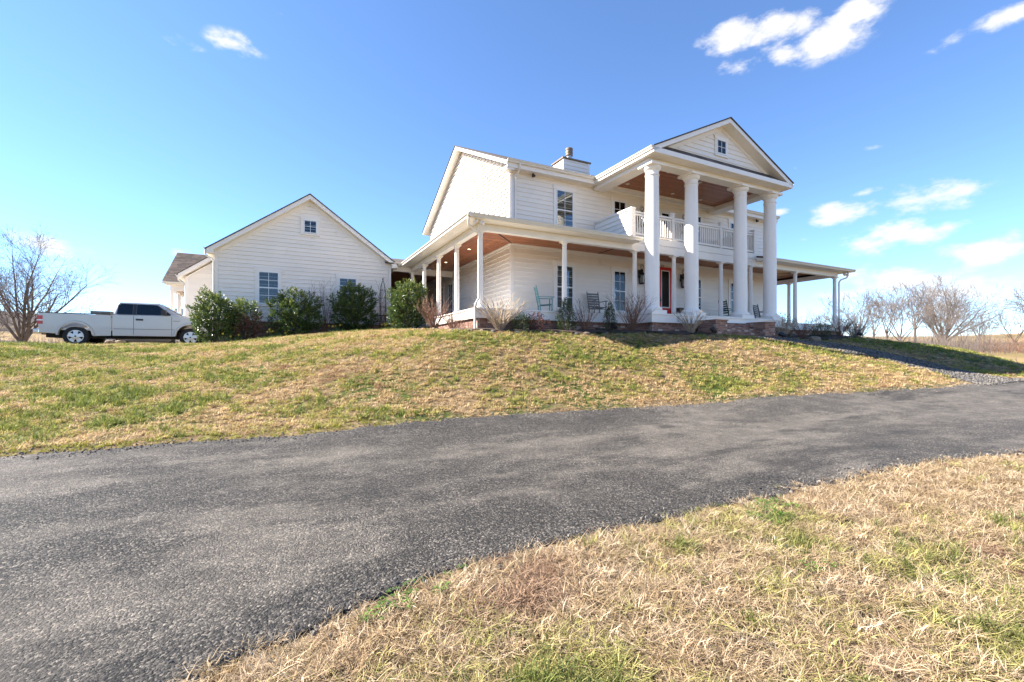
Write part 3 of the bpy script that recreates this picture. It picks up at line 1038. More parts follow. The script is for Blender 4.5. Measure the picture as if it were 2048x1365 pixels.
for x in (XPL, 8.89, 12.12, 14.19, 16.99, 18.96, 22.28, XPR):
    post(x, YP)
for y in (15.71, 17.86, 19.99, 22.12):
    post(XPL, y)
for y in (15.89, 18.25, 20.6):
    post(XPR, y)
# beams
mb = MB()
mb.box(5.56, 11.95, 13.40, 13.60, BB + .014, 4.169); mb.box(19.2, 25.75, 13.40, 13.60, BB + .014, 4.169)
mb.box(5.56, 5.76, 13.601, 22.22, BB + .014, 4.169); mb.box(25.55, 25.75, 13.601, 26.3, BB + .014, 4.169)
mb.box(5.761, 7.86, 22.5, 22.7, BB + .014, 4.25); mb.box(4.7, 5.559, 22.02, 22.22, BB + .014, 4.169)
mb.box(11.951, 19.199, 13.40, 13.60, BB + .014, 4.255)
part_each('porch_beam', mb, M['trim'], house)
mb = MB().box(11.93, 19.22, 13.385, 13.615, 4.262, 4.52)
part('balcony_fascia', mb, M['trim'], house)
mb = MB().box(11.97, 19.18, 13.42, 15.72, 4.33, 4.50)
part('balcony_floor', mb, M['porchfloor'], house)


def ceiling(x0, x1, y0, y1, z, along='x', w=.13, parent=house, name='porch_ceiling'):
    mb = MB()
    a, b_ = (y0, y1) if along == 'x' else (x0, x1)
    p = a
    while p < b_ - .01:
        q = min(p + w - .008, b_)
        mb.cur = random.random()
        if along == 'x':
            mb.box(x0, x1, p, q, z, z + .02)
        else:
            mb.box(p, q, y0, y1, z, z + .02)
        p += w
    c = part(name, MB().box(x0, x1, y0, y1, z + .021, z + .03), M['seam'], parent)
    tag(part('ceiling_boards', mb, M['ceiling'], c), kind='stuff')
    return c


cA = ceiling(5.765, 23.36, 13.605, 15.69, CE, 'x')
cB = ceiling(5.765, 7.85, 15.691, 22.49, CE, 'y')
cC = ceiling(23.45, 25.545, 15.691, 26.2, CE, 'y')
cD = ceiling(4.75, 7.85, 22.71, 29.9, CE, 'y')
cE = ceiling(23.361, 25.545, 13.605, 15.69, CE, 'x')
mb = MB()
mb.slab([(5.78, 13.62, CE - .012), (5.84, 13.62, CE - .012), (7.88, 15.66, CE - .012), (7.82, 15.66, CE - .012)], (0, 0, .011))
mb.slab([(25.5, 13.62, CE - .012), (25.44, 13.62, CE - .012), (23.42, 15.66, CE - .012), (23.48, 15.66, CE - .012)], (0, 0, .011))
for x in (12.05, 19.15):
    mb.box(x - .03, x + .03, 13.62, 15.66, CE - .012, CE - .001)
part_each('ceiling_seam', mb, M['seam'], cA)


def downlight(x, y, z, parent, lit=True):
    rim = MB().lathe([(.085, -.012), (.085, 0), (.06, 0), (.06, -.012)], (x, y, z), 16, cap=False)
    o = part('recessed_light', rim, M['lamp_off'], parent)
    part('lens', MB().lathe([(.06, -.008), (.001, -.0085)], (x, y, z), 16, cap=False), M['lamp'] if lit else M['lamp_off'], o)


for x in (9.85, 13.1, 15.6, 18.1, 21.0):
    downlight(x, 14.35, CE, cA)
for y in (17.4, 20.4):
    downlight(6.8, y, CE, cB)

# porch soffits, gutters, roofs
for q in ((5.03, 11.93, 12.93, 13.399), (19.22, 26.28, 12.93, 13.399), (5.03, 5.559, 13.4, 21.7), (25.751, 26.28, 13.4, 26.3), (4.7, 5.029, 21.7, 22.019), (5.03, 5.559, 21.701, 22.019)):
    part('porch_soffit', MB().box(*q, 4.17, 4.19), M['trim'], house)
gutter('x', 12.945, -1, 4.29, 4.99, 11.94); gutter('x', 12.945, -1, 4.29, 19.21, 26.32)
gutter('y', 5.105, -1, 4.29, 12.83, 21.66); gutter('y', 26.2, 1, 4.29, 12.83, 26.3); gutter('x', 21.75, -1, 4.29, 4.66, 5.10)
for q in ([(5.0, 12.86, 4.30), (11.94, 12.86, 4.30), (11.94, 15.72, 4.97), (7.88, 15.72, 4.97)], [(5.0, 12.861, 4.30), (7.879, 15.72, 4.97), (7.879, 25.5, 4.97), (5.0, 21.7, 4.30)],
          [(19.21, 12.86, 4.30), (26.3, 12.86, 4.30), (23.42, 15.72, 4.97), (19.21, 15.72, 4.97)], [(26.3, 12.861, 4.30), (26.3, 26.3, 4.30), (23.421, 26.3, 4.97), (23.421, 15.72, 4.97)],
          [(4.3, 21.68, 4.28), (5.0, 21.68, 4.28), (7.878, 25.9, 5.35), (4.3, 25.9, 5.35)], [(4.3, 25.901, 5.35), (7.878, 25.901, 5.35), (7.878, 30.2, 4.3), (4.3, 30.2, 4.3)]):
    part('porch_roof', MB().slab(q, (0, 0, -.06)), M['roofing'], house)
mb = MB()
for x in (11.90, 19.215):
    mb.slab([(x, 12.95, 4.192), (x, 13.38, 4.192), (x, 13.62, 4.305), (x, 15.70, 4.305), (x, 15.70, 4.90), (x, 12.95, 4.24)], (.024, 0, 0))
part_each('roof_end_board', mb, M['trim'], house)
part('rear_wing_wall', MB().box(7.89, 8.02, 26.46, 30.1, .9, 4.9), M['siding'], house)
mb = MB().box(4.75, 7.86, 29.9, 30.0, 1.4, 4.3)
part('breezeway_wall', mb, M['brown_wall'], house)

# --- portico: four giant columns, entablature, pediment
CXS = (12.15, 14.18, 17.05, 18.99)
CY = 12.60
H0, H1 = FL + .012, 6.93
S = H1 - H0
prof = [(.30, .13), (.345, .135), (.362, .16), (.362, .20), (.345, .235), (.30, .245), (.298, .262), (.275, .275), (.265, .34), (.264, 1.4), (.262, 2.4), (.256, 3.5), (.246, 4.5), (.238, S - .44),
        (.238, S - .42), (.262, S - .41), (.262, S - .375), (.240, S - .365), (.240, S - .24), (.27, S - .22), (.30, S - .17), (.325, S - .12), (.325, S - .085)]
pcm = MB().lathe(prof, n=40).mesh('portico_column', smooth=True); pcm.set_sharp_from_angle(angle=R(35))
plm = MB().box(-.37, .37, -.37, .37, 0, .129).mesh('plinth')
abm = MB().box(-.36, .36, -.36, .36, S - .084, S - .001).mesh('abacus')
for x in CXS:
    o = link('portico_column', pcm, M['column'], house, Vector((x, CY, H0)) - HX)
    link('plinth', plm, M['column'], o)
    link('abacus', abm, M['column'], o)
mb = MB()
mb.box(11.80, 19.35, 12.38, 12.82, 6.931, 7.079)
mb.box(11.80, 12.36, 12.821, 15.69, 6.931, 7.079); mb.box(18.79, 19.35, 12.821, 15.69, 6.931, 7.079)
mb.box(11.83, 19.32, 12.41, 12.79, 7.08, 7.16); mb.box(11.83, 12.33, 12.791, 15.69, 7.08, 7.16); mb.box(18.82, 19.32, 12.791, 15.69, 7.08, 7.16)
part_each('entablature', mb, M['trim'], house)
mb = MB()
FRONT.box(mb, 12.361, 18.789, 0.025, .07, 7.02, 7.159); FRONT.box(mb, 12.361, 18.789, .07, .12, 7.10, 7.158)
part_each('crown_moulding', mb, M['trim'], house)
pc = ceiling(12.331, 18.819, 12.791, 15.64, 7.16, 'x', name='portico_ceiling')
for x, y in ((13.0, 14.9), (13.6, 13.2), (15.6, 13.4), (17.3, 13.35), (17.4, 14.9), (15.6, 14.9)):
    downlight(x, y, 7.16, pc, False)
GX0, GX1, GY = 11.50, 19.66, 11.94
GC = (GX0 + GX1) / 2
PRZ = 9.21
PSL = .475
pr = roof_pair('y', GC, PRZ, GC - GX0 - .11, (GC - GX0 - .11) * PSL, GY, 19.5, thick=.17, names=('portico_roof', 'shingles'))
mb = MB()
mb.box(GX0 + .1, GX1 - .1, GY, GY + .05, 7.085, 7.262)                  # horizontal cornice board
mb.box(GX0 + .11, GX1 - .11, GY + .051, 12.379, 7.081, 7.10)             # soffits
mb.box(GX0 + .11, 11.799, 12.38, 15.3, 7.081, 7.10); mb.box(19.351, GX1 - .11, 12.38, 15.3, 7.081, 7.10)
mb.box(GX0 + .09, GX0 + .115, GY + .052, 15.29, 7.085, 7.255); mb.box(GX1 - .115, GX1 - .09, GY + .052, 15.29, 7.085, 7.255)
part_each('cornice', mb, M['trim'], pr)
gutter('y', GX0 + .115, -1, 7.30, GY + .02, 15.20); gutter('y', GX1 - .115, 1, 7.30, GY + .02, 15.20)
# shingled ledge at the foot of the pediment
mb = MB()
n = 0
x = GX0 + .62
while x < GX1 - .62:
    for r in range(2):
        mb.cur = random.random()
        y0, z0 = GY + .03 + r * .17, 7.268 + r * .165
        mb.slab([(x + .08 * r, y0, z0), (x + .29 + .08 * r, y0, z0), (x + .29 + .08 * r, y0 + .20, z0 + .19), (x + .08 * r, y0 + .20, z0 + .19)], (0, .008, -.012))
    x += .30
mb2 = MB().slab([(GX0 + .45, GY + .04, 7.255), (GX1 - .45, GY + .04, 7.255), (GX1 - .45, 12.34, 7.56), (GX0 + .45, 12.34, 7.56)], (0, 0, -.012))
lg = part('pediment_ledge', mb2, M['roofing'], pr)
tag(part('ledge_shingles', mb, M['shingle'], lg), kind='stuff')
TYM = Wall((0, 12.36), (1, 0), (0, -1))
mb = MB().slab([(GX0 + .3, 12.36, 7.2), (GX1 - .3, 12.36, 7.2), (GC, 12.36, PRZ - .2)], (0, .1, 0))
tym = part('pediment_wall', mb, M['siding'], house)
laps(TYM, tym, 7.50, PRZ - .42, lambda z: (GC - (PRZ - .36 - z) / PSL, GC + (PRZ - .36 - z) / PSL), e=.185)
mb = MB()
for sg in (-1, 1):
    q = [(GC, 12.325, PRZ - .2), (GC, 12.325, PRZ - .36), (GC + sg * 3.45, 12.325, PRZ - .36 - 3.45 * PSL), (GC + sg * 3.45, 12.325, PRZ - .2 - 3.45 * PSL)]
    mb.slab(q, (0, .034, 0))
part_each('raking_trim', mb, M['trim'], tym)
window(TYM, tym if False else house, 15.30, 15.76, 7.93, 8.42, trim=.085, head=.11, sash=False)

# --- balcony railing and solid end walls
rail = part('balcony_railing', MB().box(12.03, 19.1, 13.44, 13.53, 5.42, 5.49).box(12.03, 19.1, 13.455, 13.515, 5.33, 5.40).box(12.03, 19.1, 13.45, 13.52, 4.58, 4.66), M['trim'], house)
bal = MB().box(-.019, .019, -.019, .019, 4.66, 5.33).mesh('baluster')
RO = ORG[rail.name]
for i in range(57):
    x = 12.12 + i * .123
    if min(abs(x - q) for q in (14.10, 16.93)) < .085:
        continue
    link('baluster', bal, M['trim'], rail, Vector((x, 13.485, 0)) - Vector((RO.x, RO.y, RO.z)))
nw = MB().box(-.058, .058, -.058, .058, 4.50, 5.62).box(-.085, .085, -.085, .085, 5.62, 5.65).box(-.07, .07, -.07, .07, 5.65, 5.675).mesh('newel')
for x in (14.10, 16.93):
    link('newel', nw, M['trim'], rail, Vector((x, 13.485, 0)) - RO)
for x, wd in ((11.97, Wall((11.90, 0), (0, 1), (-1, 0))), (19.17, Wall((19.24, 0), (0, 1), (1, 0)))):
    mb = MB().box(x - .07, x + .07, 13.56, 15.70, 4.3, 5.52)
    pw = part('balcony_end_wall', mb, M['siding'], house)
    laps(wd, pw, 4.42, 5.44, lambda z: (13.575, 15.69))
    part('cap_board', MB().box(x - .11, x + .11, 13.38, 15.70, 5.521, 5.60), M['trim'], pw)
    part('end_post', MB().box(x - .10, x + .09, 13.39, 13.559, 4.523, 5.52), M['trim'], pw)

# --- windows and doors of the front
for s0, s1 in ((9.97, 10.72), (20.48, 21.23)):
    window(FRONT, house, s0, s1, 1.87, 3.57, blind=.98)
    window(FRONT, house, s0, s1, 5.10, 6.65, blind=.12, back='dim')
for s0, s1 in ((12.93, 13.52), (17.68, 18.27)):
    window(FRONT, house, s0, s1, 1.87, 3.57, blind=.08, back='dim')
    window(FRONT, house, s0, s1, 5.30, 6.65, blind=.14)
window(LEFT, house, 22.45, 23.0, 1.9, 3.58)
window(LEFT, house, 24.0, 24.7, 1.9, 3.58)


def leaf_door(x0, x1, z0, z1, mt, fr, hinge, parent):
    d = part('door', MB().box(x0, x1, YF - .085, YF - .04, z0, z1), mt, parent)
    gx0, gx1, gz0, gz1 = x0 + .15, x1 - .13, z0 + .70, z1 - .09
    mb = MB()
    for a in ((gx0 - .045, gx0, gz0 - .045, gz1 + .045), (gx1, gx1 + .045, gz0 - .045, gz1 + .045), (gx0, gx1, gz1, gz1 + .045), (gx0, gx1, gz0 - .045, gz0)):
        mb.box(a[0], a[1], YF - .10, YF - .084, a[2], a[3])
    part('glazing_frame', mb, fr, d)
    part('interior', MB().box(gx0, gx1, YF - .0895, YF - .0855, gz0, gz1), M['dark'], d)
    part('pane', MB().box(gx0, gx1, YF - .096, YF - .0955, gz0, gz1), M['glass'], d)
    mb = MB().box(x0 + .16, x1 - .14, YF - .095, YF - .0851, z0 + .12, z0 + .56)
    part('kick_panel', mb, mt, d)
    hx_ = x1 - .07 if hinge == 'l' else x0 + .07
    part('door_handle', MB().box(hx_ - .02, hx_ + .02, YF - .10, YF - .0852, z0 + .92, z0 + 1.16).tube([(hx_, YF - .10, z0 + 1.0), (hx_, YF - .15, z0 + 1.0), (hx_ + (-.1 if hinge == 'l' else .1), YF - .15, z0 + 1.0)], .011, 8), M['iron'], d)
    return d


dr = part('entrance', MB().box(14.69, 14.79, YF - .10, YF - .02, FL + .013, 3.99).box(16.27, 16.37, YF - .10, YF - .02, FL + .013, 3.99).box(14.791, 16.269, YF - .10, YF - .02, 3.90, 3.989), M['red'], house)
leaf_door(14.80, 15.525, FL + .03, 3.895, M['red'], M['cream'], 'l', dr)
leaf_door(15.535, 16.26, FL + .03, 3.895, M['red'], M['cream'], 'r', dr)
du = part('balcony_door', MB().box(14.72, 14.81, YF - .095, YF - .02, 4.51, 6.70).box(16.25, 16.34, YF - .095, YF - .02, 4.51, 6.70).box(14.811, 16.249, YF - .095, YF - .02, 6.60, 6.699), M['trim'], house)
leaf_door(14.82, 15.525, 4.52, 6.59, M['vinyl'], M['vinyl'], 'l', du)
leaf_door(15.535, 16.24, 4.52, 6.59, M['vinyl'], M['vinyl'], 'r', du)
# the visible end of the house number over the door
for k, ch in enumerate('03'):
    cu = bpy.data.curves.new('house_number', 'FONT'); cu.body = ch; cu.size = .13; cu.extrude = .004
    o = bpy.data.objects.new('tmp', cu); COL.objects.link(o)
    dg = bpy.context.evaluated_depsgraph_get(); dg.update()
    me = bpy.data.meshes.new_from_object(o.evaluated_get(dg)); me.name = 'house_number'
    bpy.data.objects.remove(o)
    me.transform(Matrix.Rotation(R(90), 4, 'X')); me.materials.clear(); me.materials.append(M['iron'])
    link('house_number', me, None, house, Vector((15.70 + k * .105, YF - .042, 4.025)) - HX)

# --- chimney
ch = part('chimney', MB().box(11.8, 13.27, 18.0, 18.9, 7.4, 9.20), M['siding'], house)
CHW = Wall((0, 18.0), (1, 0), (0, -1)); laps(CHW, ch, 8.4, 9.19, lambda z: (11.88, 13.19))
CHL = Wall((11.8, 0), (0, 1), (-1, 0)); laps(CHL, ch, 8.4, 9.19, lambda z: (18.08, 18.82))
mb = MB()
CHW.box(mb, 11.774, 11.88, 0, .03, 8.3, 9.2); CHW.box(mb, 13.19, 13.296, 0, .03, 8.3, 9.2); CHL.box(mb, 18.003, 18.08, 0, .028, 8.3, 9.2); CHL.box(mb, 18.82, 18.9, 0, .028, 8.3, 9.2)
part_each('corner_board', mb, M['trim'], ch)
part('chimney_cap', MB().box(11.72, 13.35, 17.92, 18.98, 9.2005, 9.26), M['rust'], ch)
part('flue', MB().lathe([(.135, 9.26), (.135, 9.66)], (12.42, 18.45, 0), 20), M['steel'], ch, angle=40)
part('flue_cap', MB().lathe([(.18, 9.60), (.185, 9.66), (.17, 9.68), (.17, 9.72), (.185, 9.73), (.185, 9.80), (.17, 9.81), (.17, 9.86), (.185, 9.87), (.185, 9.95), (.15, 9.975)], (12.42, 18.45, 0), 20), M['rust'], ch, angle=40)
# flashing where the portico roof meets the main eave
part('flashing', MB().slab([(11.36, 15.36, 7.36), (11.66, 15.36, 7.36), (11.66, 15.75, 7.60), (11.36, 15.75, 7.58)], (0, 0, .012)), M['steel'], main_roof)


# --- downspouts
def downspout(pts, parent=house, r=.042):
    return part('downspout', MB().tube(pts, r, 8, flat=.8), M['downspout'], parent, angle=50)


downspout([(5.06, 13.02, 4.18), (5.06, 13.03, 4.05), (5.10, 13.08, 3.97), (5.50, 13.33, 3.82), (5.56, 13.36, 3.74), (5.56, 13.36, 1.85), (5.54, 13.34, 1.74), (5.33, 13.12, 1.52), (5.31, 13.10, 1.42), (5.31, 13.10, .62)])
downspout([(8.04, 15.25, 7.22), (8.04, 15.27, 7.10), (8.05, 15.34, 7.02), (8.05, 15.6, 6.86), (8.05, 15.66, 6.76), (8.05, 15.66, 4.98)])
downspout([(26.10, 13.10, 4.18), (26.10, 13.10, 4.02), (26.06, 13.14, 3.90), (25.85, 13.30, 3.80), (25.78, 13.36, 3.68), (25.78, 13.36, 1.43)])
# --- flood lights and cameras
def flood(x, y, z, parent=house):
    o = part('flood_light', MB().box(x - .06, x + .06, y - .06, y + .06, z - .03, z), M['trim'], parent)
    for s in (-1, 1):
        part('lamp_head', MB().tube([(x + s * .05, y, z - .04), (x + s * .11, y - .08, z - .10), (x + s * .15, y - .14, z - .15)], [.025, .055, .06], 10), M['trim'], o, angle=40)


flood(5.4, 13.1, 4.169)
flood(26.0, 13.25, 4.169)
for x in (8.8, 22.4):
    part('security_camera', MB().tube([(x, 15.62, 7.0), (x, 15.5, 6.97)], .05, 12).lathe([(.04, 7.0), (.04, 7.084)], (x, 15.6, 0), 10), M['camera_black'], house, angle=40)

# ------------------------------------------------------------------ garage wing to the left
garage = empty('garage', (1.0, 24.0, .6), label='single-storey white gabled garage wing left of the main house', cat='garage')
GW = Wall((0, 22.0), (1, 0), (0, -1)); GLW = Wall((-2.51, 0), (0, 1), (-1, 0))
GA, GB, GPK, GSL = -2.51, 4.56, 1.025, .722
GZE = 4.22
GPZ = 6.98
gw = MB().slab([(GA, 22.0, 1.345), (GB, 22.0, 1.345), (GB, 22.0, GZE), (GPK, 22.0, GPZ - .24), (GA, 22.0, GZE)], (0, .12, 0))
gwall = part('gable_wall', gw, M['siding'], garage)


def gg(z):
    if z < GZE - .12:
        return (GA + .11, GB - .11)
    h = (GPZ - .36 - z) / GSL
    return (max(GA + .11, GPK - h), min(GB - .11, GPK + h))


laps(GW, gwall, 1.36, GPZ - .42, gg, e=.172)
sw = part('side_wall', MB().box(GA, GA + .12, 22.121, 32, 1.345, GZE), M['siding'], garage)
laps(GLW, sw, 1.3, GZE - .1, lambda z: (22.13, 25.5), e=.172)
part('side_wall', MB().box(GB - .12, GB, 22.121, 32, .3, GZE), M['siding'], garage)
mb = MB()
GW.box(mb, GA - .026, GA + .105, 0, .03, 1.34, GZE - .06); GW.box(mb, GB - .105, GB + .026, 0, .03, 1.34, GZE - .06)
GLW.box(mb, 22.003, 22.10, 0, .028, 1.34, GZE - .06)
for sg in (-1, 1):
    q = [(GPK, 21.965, GPZ - .235), (GPK, 21.965, GPZ - .40), (GPK + sg * 3.55, 21.965, GPZ - .40 - 3.55 * GSL), (GPK + sg * 3.55, 21.965, GPZ - .235 - 3.55 * GSL)]
    mb.slab(q, (0, .034, 0))
part_each('corner_board', mb, M['trim'], garage)
groof = roof_pair('y', GPK, GPZ, 3.80, 3.80 * GSL, 21.68, 32.2, thick=.19, parent=garage)
mb = MB()
for sx in (-1, 1):
    xa = GPK + sx * 3.80
    mb.box(min(xa, xa - sx * .25), max(xa, xa - sx * .25), 21.685, 21.99, 4.03, 4.15)
part_each('cornice_return', mb, M['trim'], groof)
gutter('y', GPK - 3.80, -1, 4.27, 21.72, 32.1, garage)
bm_, mo_ = MB(), MB()
brick_face(bm_, mo_, GW, GA, GB, .1, 1.35, -.01); brick_face(bm_, mo_, GLW, 22.1, 25.5, .0, 1.35, -.01)
gf = part_each('foundation', mo_, M['mortar'], garage)
tag(part('bricks', bm_, M['brick'], gf), kind='stuff')
window(GW, garage, -.93, -.23, 2.13, 3.44, blind=.99)
window(GW, garage, 2.28, 2.97, 2.10, 3.40, blind=.99)
window(GW, garage, .82, 1.28, 5.35, 5.85, sash=False, head=.13)
downspout([(-2.84, 21.95, 4.16), (-2.84, 21.95, 4.02), (-2.80, 21.95, 3.94), (-2.60, 21.95, 3.86), (-2.56, 21.95, 3.76), (-2.56, 21.95, 1.0)], garage)
# lower wing set back on the left
WY = 25.6
WG = Wall((0, WY), (1, 0), (0, -1))
WA = -4.06
wz0 = 3.60
ww = part('wing_wall', MB().slab([(WA, WY, .1), (-2.52, WY, .1), (-2.52, WY, wz0 + 1.54 * .74 - .05), (WA, WY, wz0 - .05)], (0, .12, 0)), M['siding'], garage)
laps(WG, ww, .62, 4.6, lambda z: (max(WA + .1, WA + .1 + (z - wz0 + .1) / .74), -2.53), e=.172)
mb = MB(); WG.box(mb, WA - .02, WA + .10, 0, .03, .5, wz0 - .05); mb.box(WA - .004, WA + .01, WY + .01, 30, .1, wz0)
part_each('wing_corner', mb, M['trim'], garage)
mb = MB().slab([(WA - .26, WY - .25, wz0 + .03), (-2.56, WY - .25, wz0 + .03 + 1.76 * .74), (-2.56, 31, wz0 + .03 + 1.76 * .74), (WA - .26, 31, wz0 + .03)], (0, 0, -.19))
wr = part('wing_roof', mb, M['trim'], garage)
mb = MB().slab([(WA - .29, WY - .27, wz0 + .045), (-2.56, WY - .27, wz0 + .065 + 1.76 * .74), (-2.56, 31, wz0 + .065 + 1.76 * .74), (WA - .29, 31, wz0 + .045)], (0, 0, -.03))
part('shingles', mb, M['roofing'], wr)
gutter('y', WA - .26, -1, wz0 - .0, WY - .2, 29, garage)
downspout([(WA - .3, WY + .1, 3.5), (WA - .3, WY + .1, 3.4), (WA - .2, WY + .1, 3.28), (WA - .06, WY + .1, 3.2), (WA - .05, WY + .1, 3.1), (WA - .05, WY + .1, .6)], garage)
# rear porch roof with brown shingles and its posts
RY0, RZ0, RY1, RZ1, RXL, RXR = 27.9, 3.58, 31.6, 5.72, -5.38, -3.6
base = part('rear_roof', MB().slab([(RXL, RY0, RZ0), (RXR, RY0, RZ0), (RXR, RY1, RZ1), (RXL, RY1, RZ1)], (0, 0, -.05)).slab([(RXL, 35.3, RZ0), (RXR, 35.3, RZ0), (RXR, RY1 + .001, RZ1), (RXL, RY1 + .001, RZ1)], (0, 0, -.05)), M['roofing'], garage)
mb = MB()
rows = 27
for r in range(rows):
    f0, f1 = r / rows, min(1, (r + 1.35) / rows)
    x = RXL - .03 - random.uniform(0, .25)
    while x < RXR:
        wdt = random.choice((.18, .24, .3, .34))
        a, b_ = max(x, RXL - .03), min(x + wdt - .006, RXR)
        if b_ > a + .02:
            mb.cur = random.random()
            y0, z0 = RY0 - .03 + (RY1 - RY0) * f0, RZ0 + (RZ1 - RZ0) * f0 + .024
            y1, z1 = RY0 + (RY1 - RY0) * f1, RZ0 + (RZ1 - RZ0) * f1 + .008
            mb.slab([(a, y0, z0), (b_, y0, z0), (b_, y1, z1), (a, y1, z1)], (0, 0, -.008))
        x += wdt
tag(part('roof_shingles', mb, M['shingle'], base), kind='stuff')
mb = MB().box(RXL + .06, RXR, RY0 + .08, RY0 + .16, RZ0 - .14, RZ0 - .055).box(RXL + .25, RXR, RY0 + .28, RY0 + .46, RZ0 - .42, RZ0 - .141).box(RXL + .25, RXL + .43, RY0 + .461, 35, RZ0 - .42, RZ0 - .141)
mb.box(RXL + .06, RXR, RY0 + .161, RY0 + .46, RZ0 - .14, RZ0 - .12)
part_each('rear_beam', mb, M['trim'], garage)
gutter('x', RY0 + .08, -1, RZ0 - .0, RXL - .02, RXR, garage)
part('rear_ceiling', MB().box(RXL + .431, RXR, RY0 + .461, 35, RZ0 - .25, RZ0 - .22), M['ceiling'], garage)
rp = MB().lathe([(.11, 0), (.11, .06), (.095, .08), (.09, 1.2), (.08, 2.5), (.1, 2.56), (.1, 2.62)], n=16).mesh('rear_post', smooth=True); rp.set_sharp_from_angle(angle=R(40))
for y in (28.27, 29.9, 31.6):
    link('rear_post', rp, M['column'], garage, Vector((RXL + .34, y, .54)) - ORG[garage.name])
part('rear_floor', MB().box(RXL + .1, RXR, RY0 + .1, 35, .05, .54), M['porchfloor'], garage)

# ------------------------------------------------------------------ vehicles
M['silver'] = mat('silver_paint', (.50, .485, .46), .32, metal=.35, spec=.5, noise=(3, .02), coat=.6)
M['tyre'] = mat('tyre_rubber', (.016, .016, .017), .8, noise=(20, .2))
M['alloy'] = mat('alloy_wheel', (.62, .61, .60), .3, metal=.7)
M['taillight'] = mat('red_lens', (.50, .012, .014), .2, coat=.5)
M['clearlens'] = mat('clear_lens', (.75, .74, .72), .15, coat=.5)
M['chrome'] = mat('chrome', (.62, .62, .62), .12, metal=1.0)
M['blackplastic'] = mat('car_black_plastic', (.022, .022, .024), .5)
M['under'] = mat('underbody', (.012, .011, .010), .9)
M['cabin'] = mat('car_interior', (.13, .14, .14), .8, noise=(5, .4))
M['toolbox'] = mat('weathered_toolbox', (.20, .18, .155), .55, metal=.3, noise=(7, .3))
M['greypaint'] = mat('grey_car_paint', (.09, .095, .10), .3, metal=.4, coat=.6)


def wheel_parts(root, x, y, side, rad=.39, wid=.25, spokes=5, multi=1):
    t = MB()
    prof = [(rad * .62, -wid / 2 + .02), (rad * .70, -wid / 2), (rad * .93, -wid / 2 + .01), (rad, -wid / 2 + .05), (rad, wid / 2 - .05), (rad * .93, wid / 2 - .01), (rad * .70, wid / 2), (rad * .62, wid / 2 - .02)]
    n = 36
    vs = []; fs = []
    for r, a in prof:
        for i in range(n):
            an = 2 * math.pi * i / n
            vs.append((x + r * math.cos(an), y + a, rad + r * math.sin(an)))
    for k in range(len(prof) - 1):
        for i in range(n):
            j = (i + 1) % n
            fs.append((k * n + i, k * n + j, (k + 1) * n + j, (k + 1) * n + i))
    t.add(vs, fs)
    ty = lpart('wheel', t, M['tyre'], root, angle=40)
    yo = y + side * (wid / 2 - .035)
    r = MB()
    for k in range(spokes):
        for q in range(multi):
            an = 2 * math.pi * (k + (q - (multi - 1) / 2) * .22) / spokes + .3
            w0, w1 = (.055, .085) if multi == 1 else (.02, .03)
            ca, sa = math.cos(an), math.sin(an)
            P = lambda rr, ww, off: (x + rr * ca - ww * sa, yo + off, rad + rr * sa + ww * ca)
            r.hexa([P(.05, -w0, -.02), P(.05, w0, -.02), P(rad * .60, w1, -.02), P(rad * .60, -w1, -.02), P(.05, -w0, side * .03), P(.05, w0, side * .03), P(rad * .60, w1, side * .01), P(rad * .60, -w1, side * .01)])
    vs = []; fs = []
    for rr, off in ((rad * .64, -.03), (rad * .645, side * .012), (rad * .56, side * .016), (rad * .54, -side * .04)):
        for i in range(n):
            an = 2 * math.pi * i / n
            vs.append((x + rr * math.cos(an), yo + off, rad + rr * math.sin(an)))
    for k in range(3):
        for i in range(n):
            j = (i + 1) % n
            fs.append((k * n + i, k * n + j, (k + 1) * n + j, (k + 1) * n + i))
    r.add(vs, fs)
    lpart('rim', r, M['alloy'], ty)
    hub = MB().tube([(x, yo - .02, rad), (x, yo + side * .038, rad)], .075, 16)
    lpart('hub_cap', hub, M['alloy'], ty)
    lpart('emblem', MB().tube([(x, yo + side * .0385, rad), (x, yo + side * .042, rad)], .03, 12), M['under'], ty)
    lpart('brake_disc', MB().tube([(x, yo - side * .05, rad), (x, yo - side * .06, rad)], rad * .55, 20), M['under'], ty)
    return ty


def arch(cx, r, z0, a0=0, a1=180, n=12):
    return [(cx + r * math.cos(R(a)), z0 + r * math.sin(R(a))) for a in np.linspace(a0, a1, n)]


def extrude_side(mb, prof, y0, y1):
    n = len(prof)
    vs = [(x, y0, z) for x, z in prof] + [(x, y1, z) for x, z in prof]
    fs = [tuple(range(n)), tuple(reversed(range(n, 2 * n)))] + [(i, i + n, (i + 1) % n + n, (i + 1) % n) for i in range(n)]
    return mb.add(vs, fs)


TRX, TRY = -7.19, 24.18
truck = empty('pickup_truck', (TRX, TRY, gz(-5.4, 23.4)), label='silver extended-cab pickup truck parked beside the garage', cat='truck')
WB = 3.66
wz_ = .40
rear_a = arch(0, .50, wz_ + .02, 0, 180)
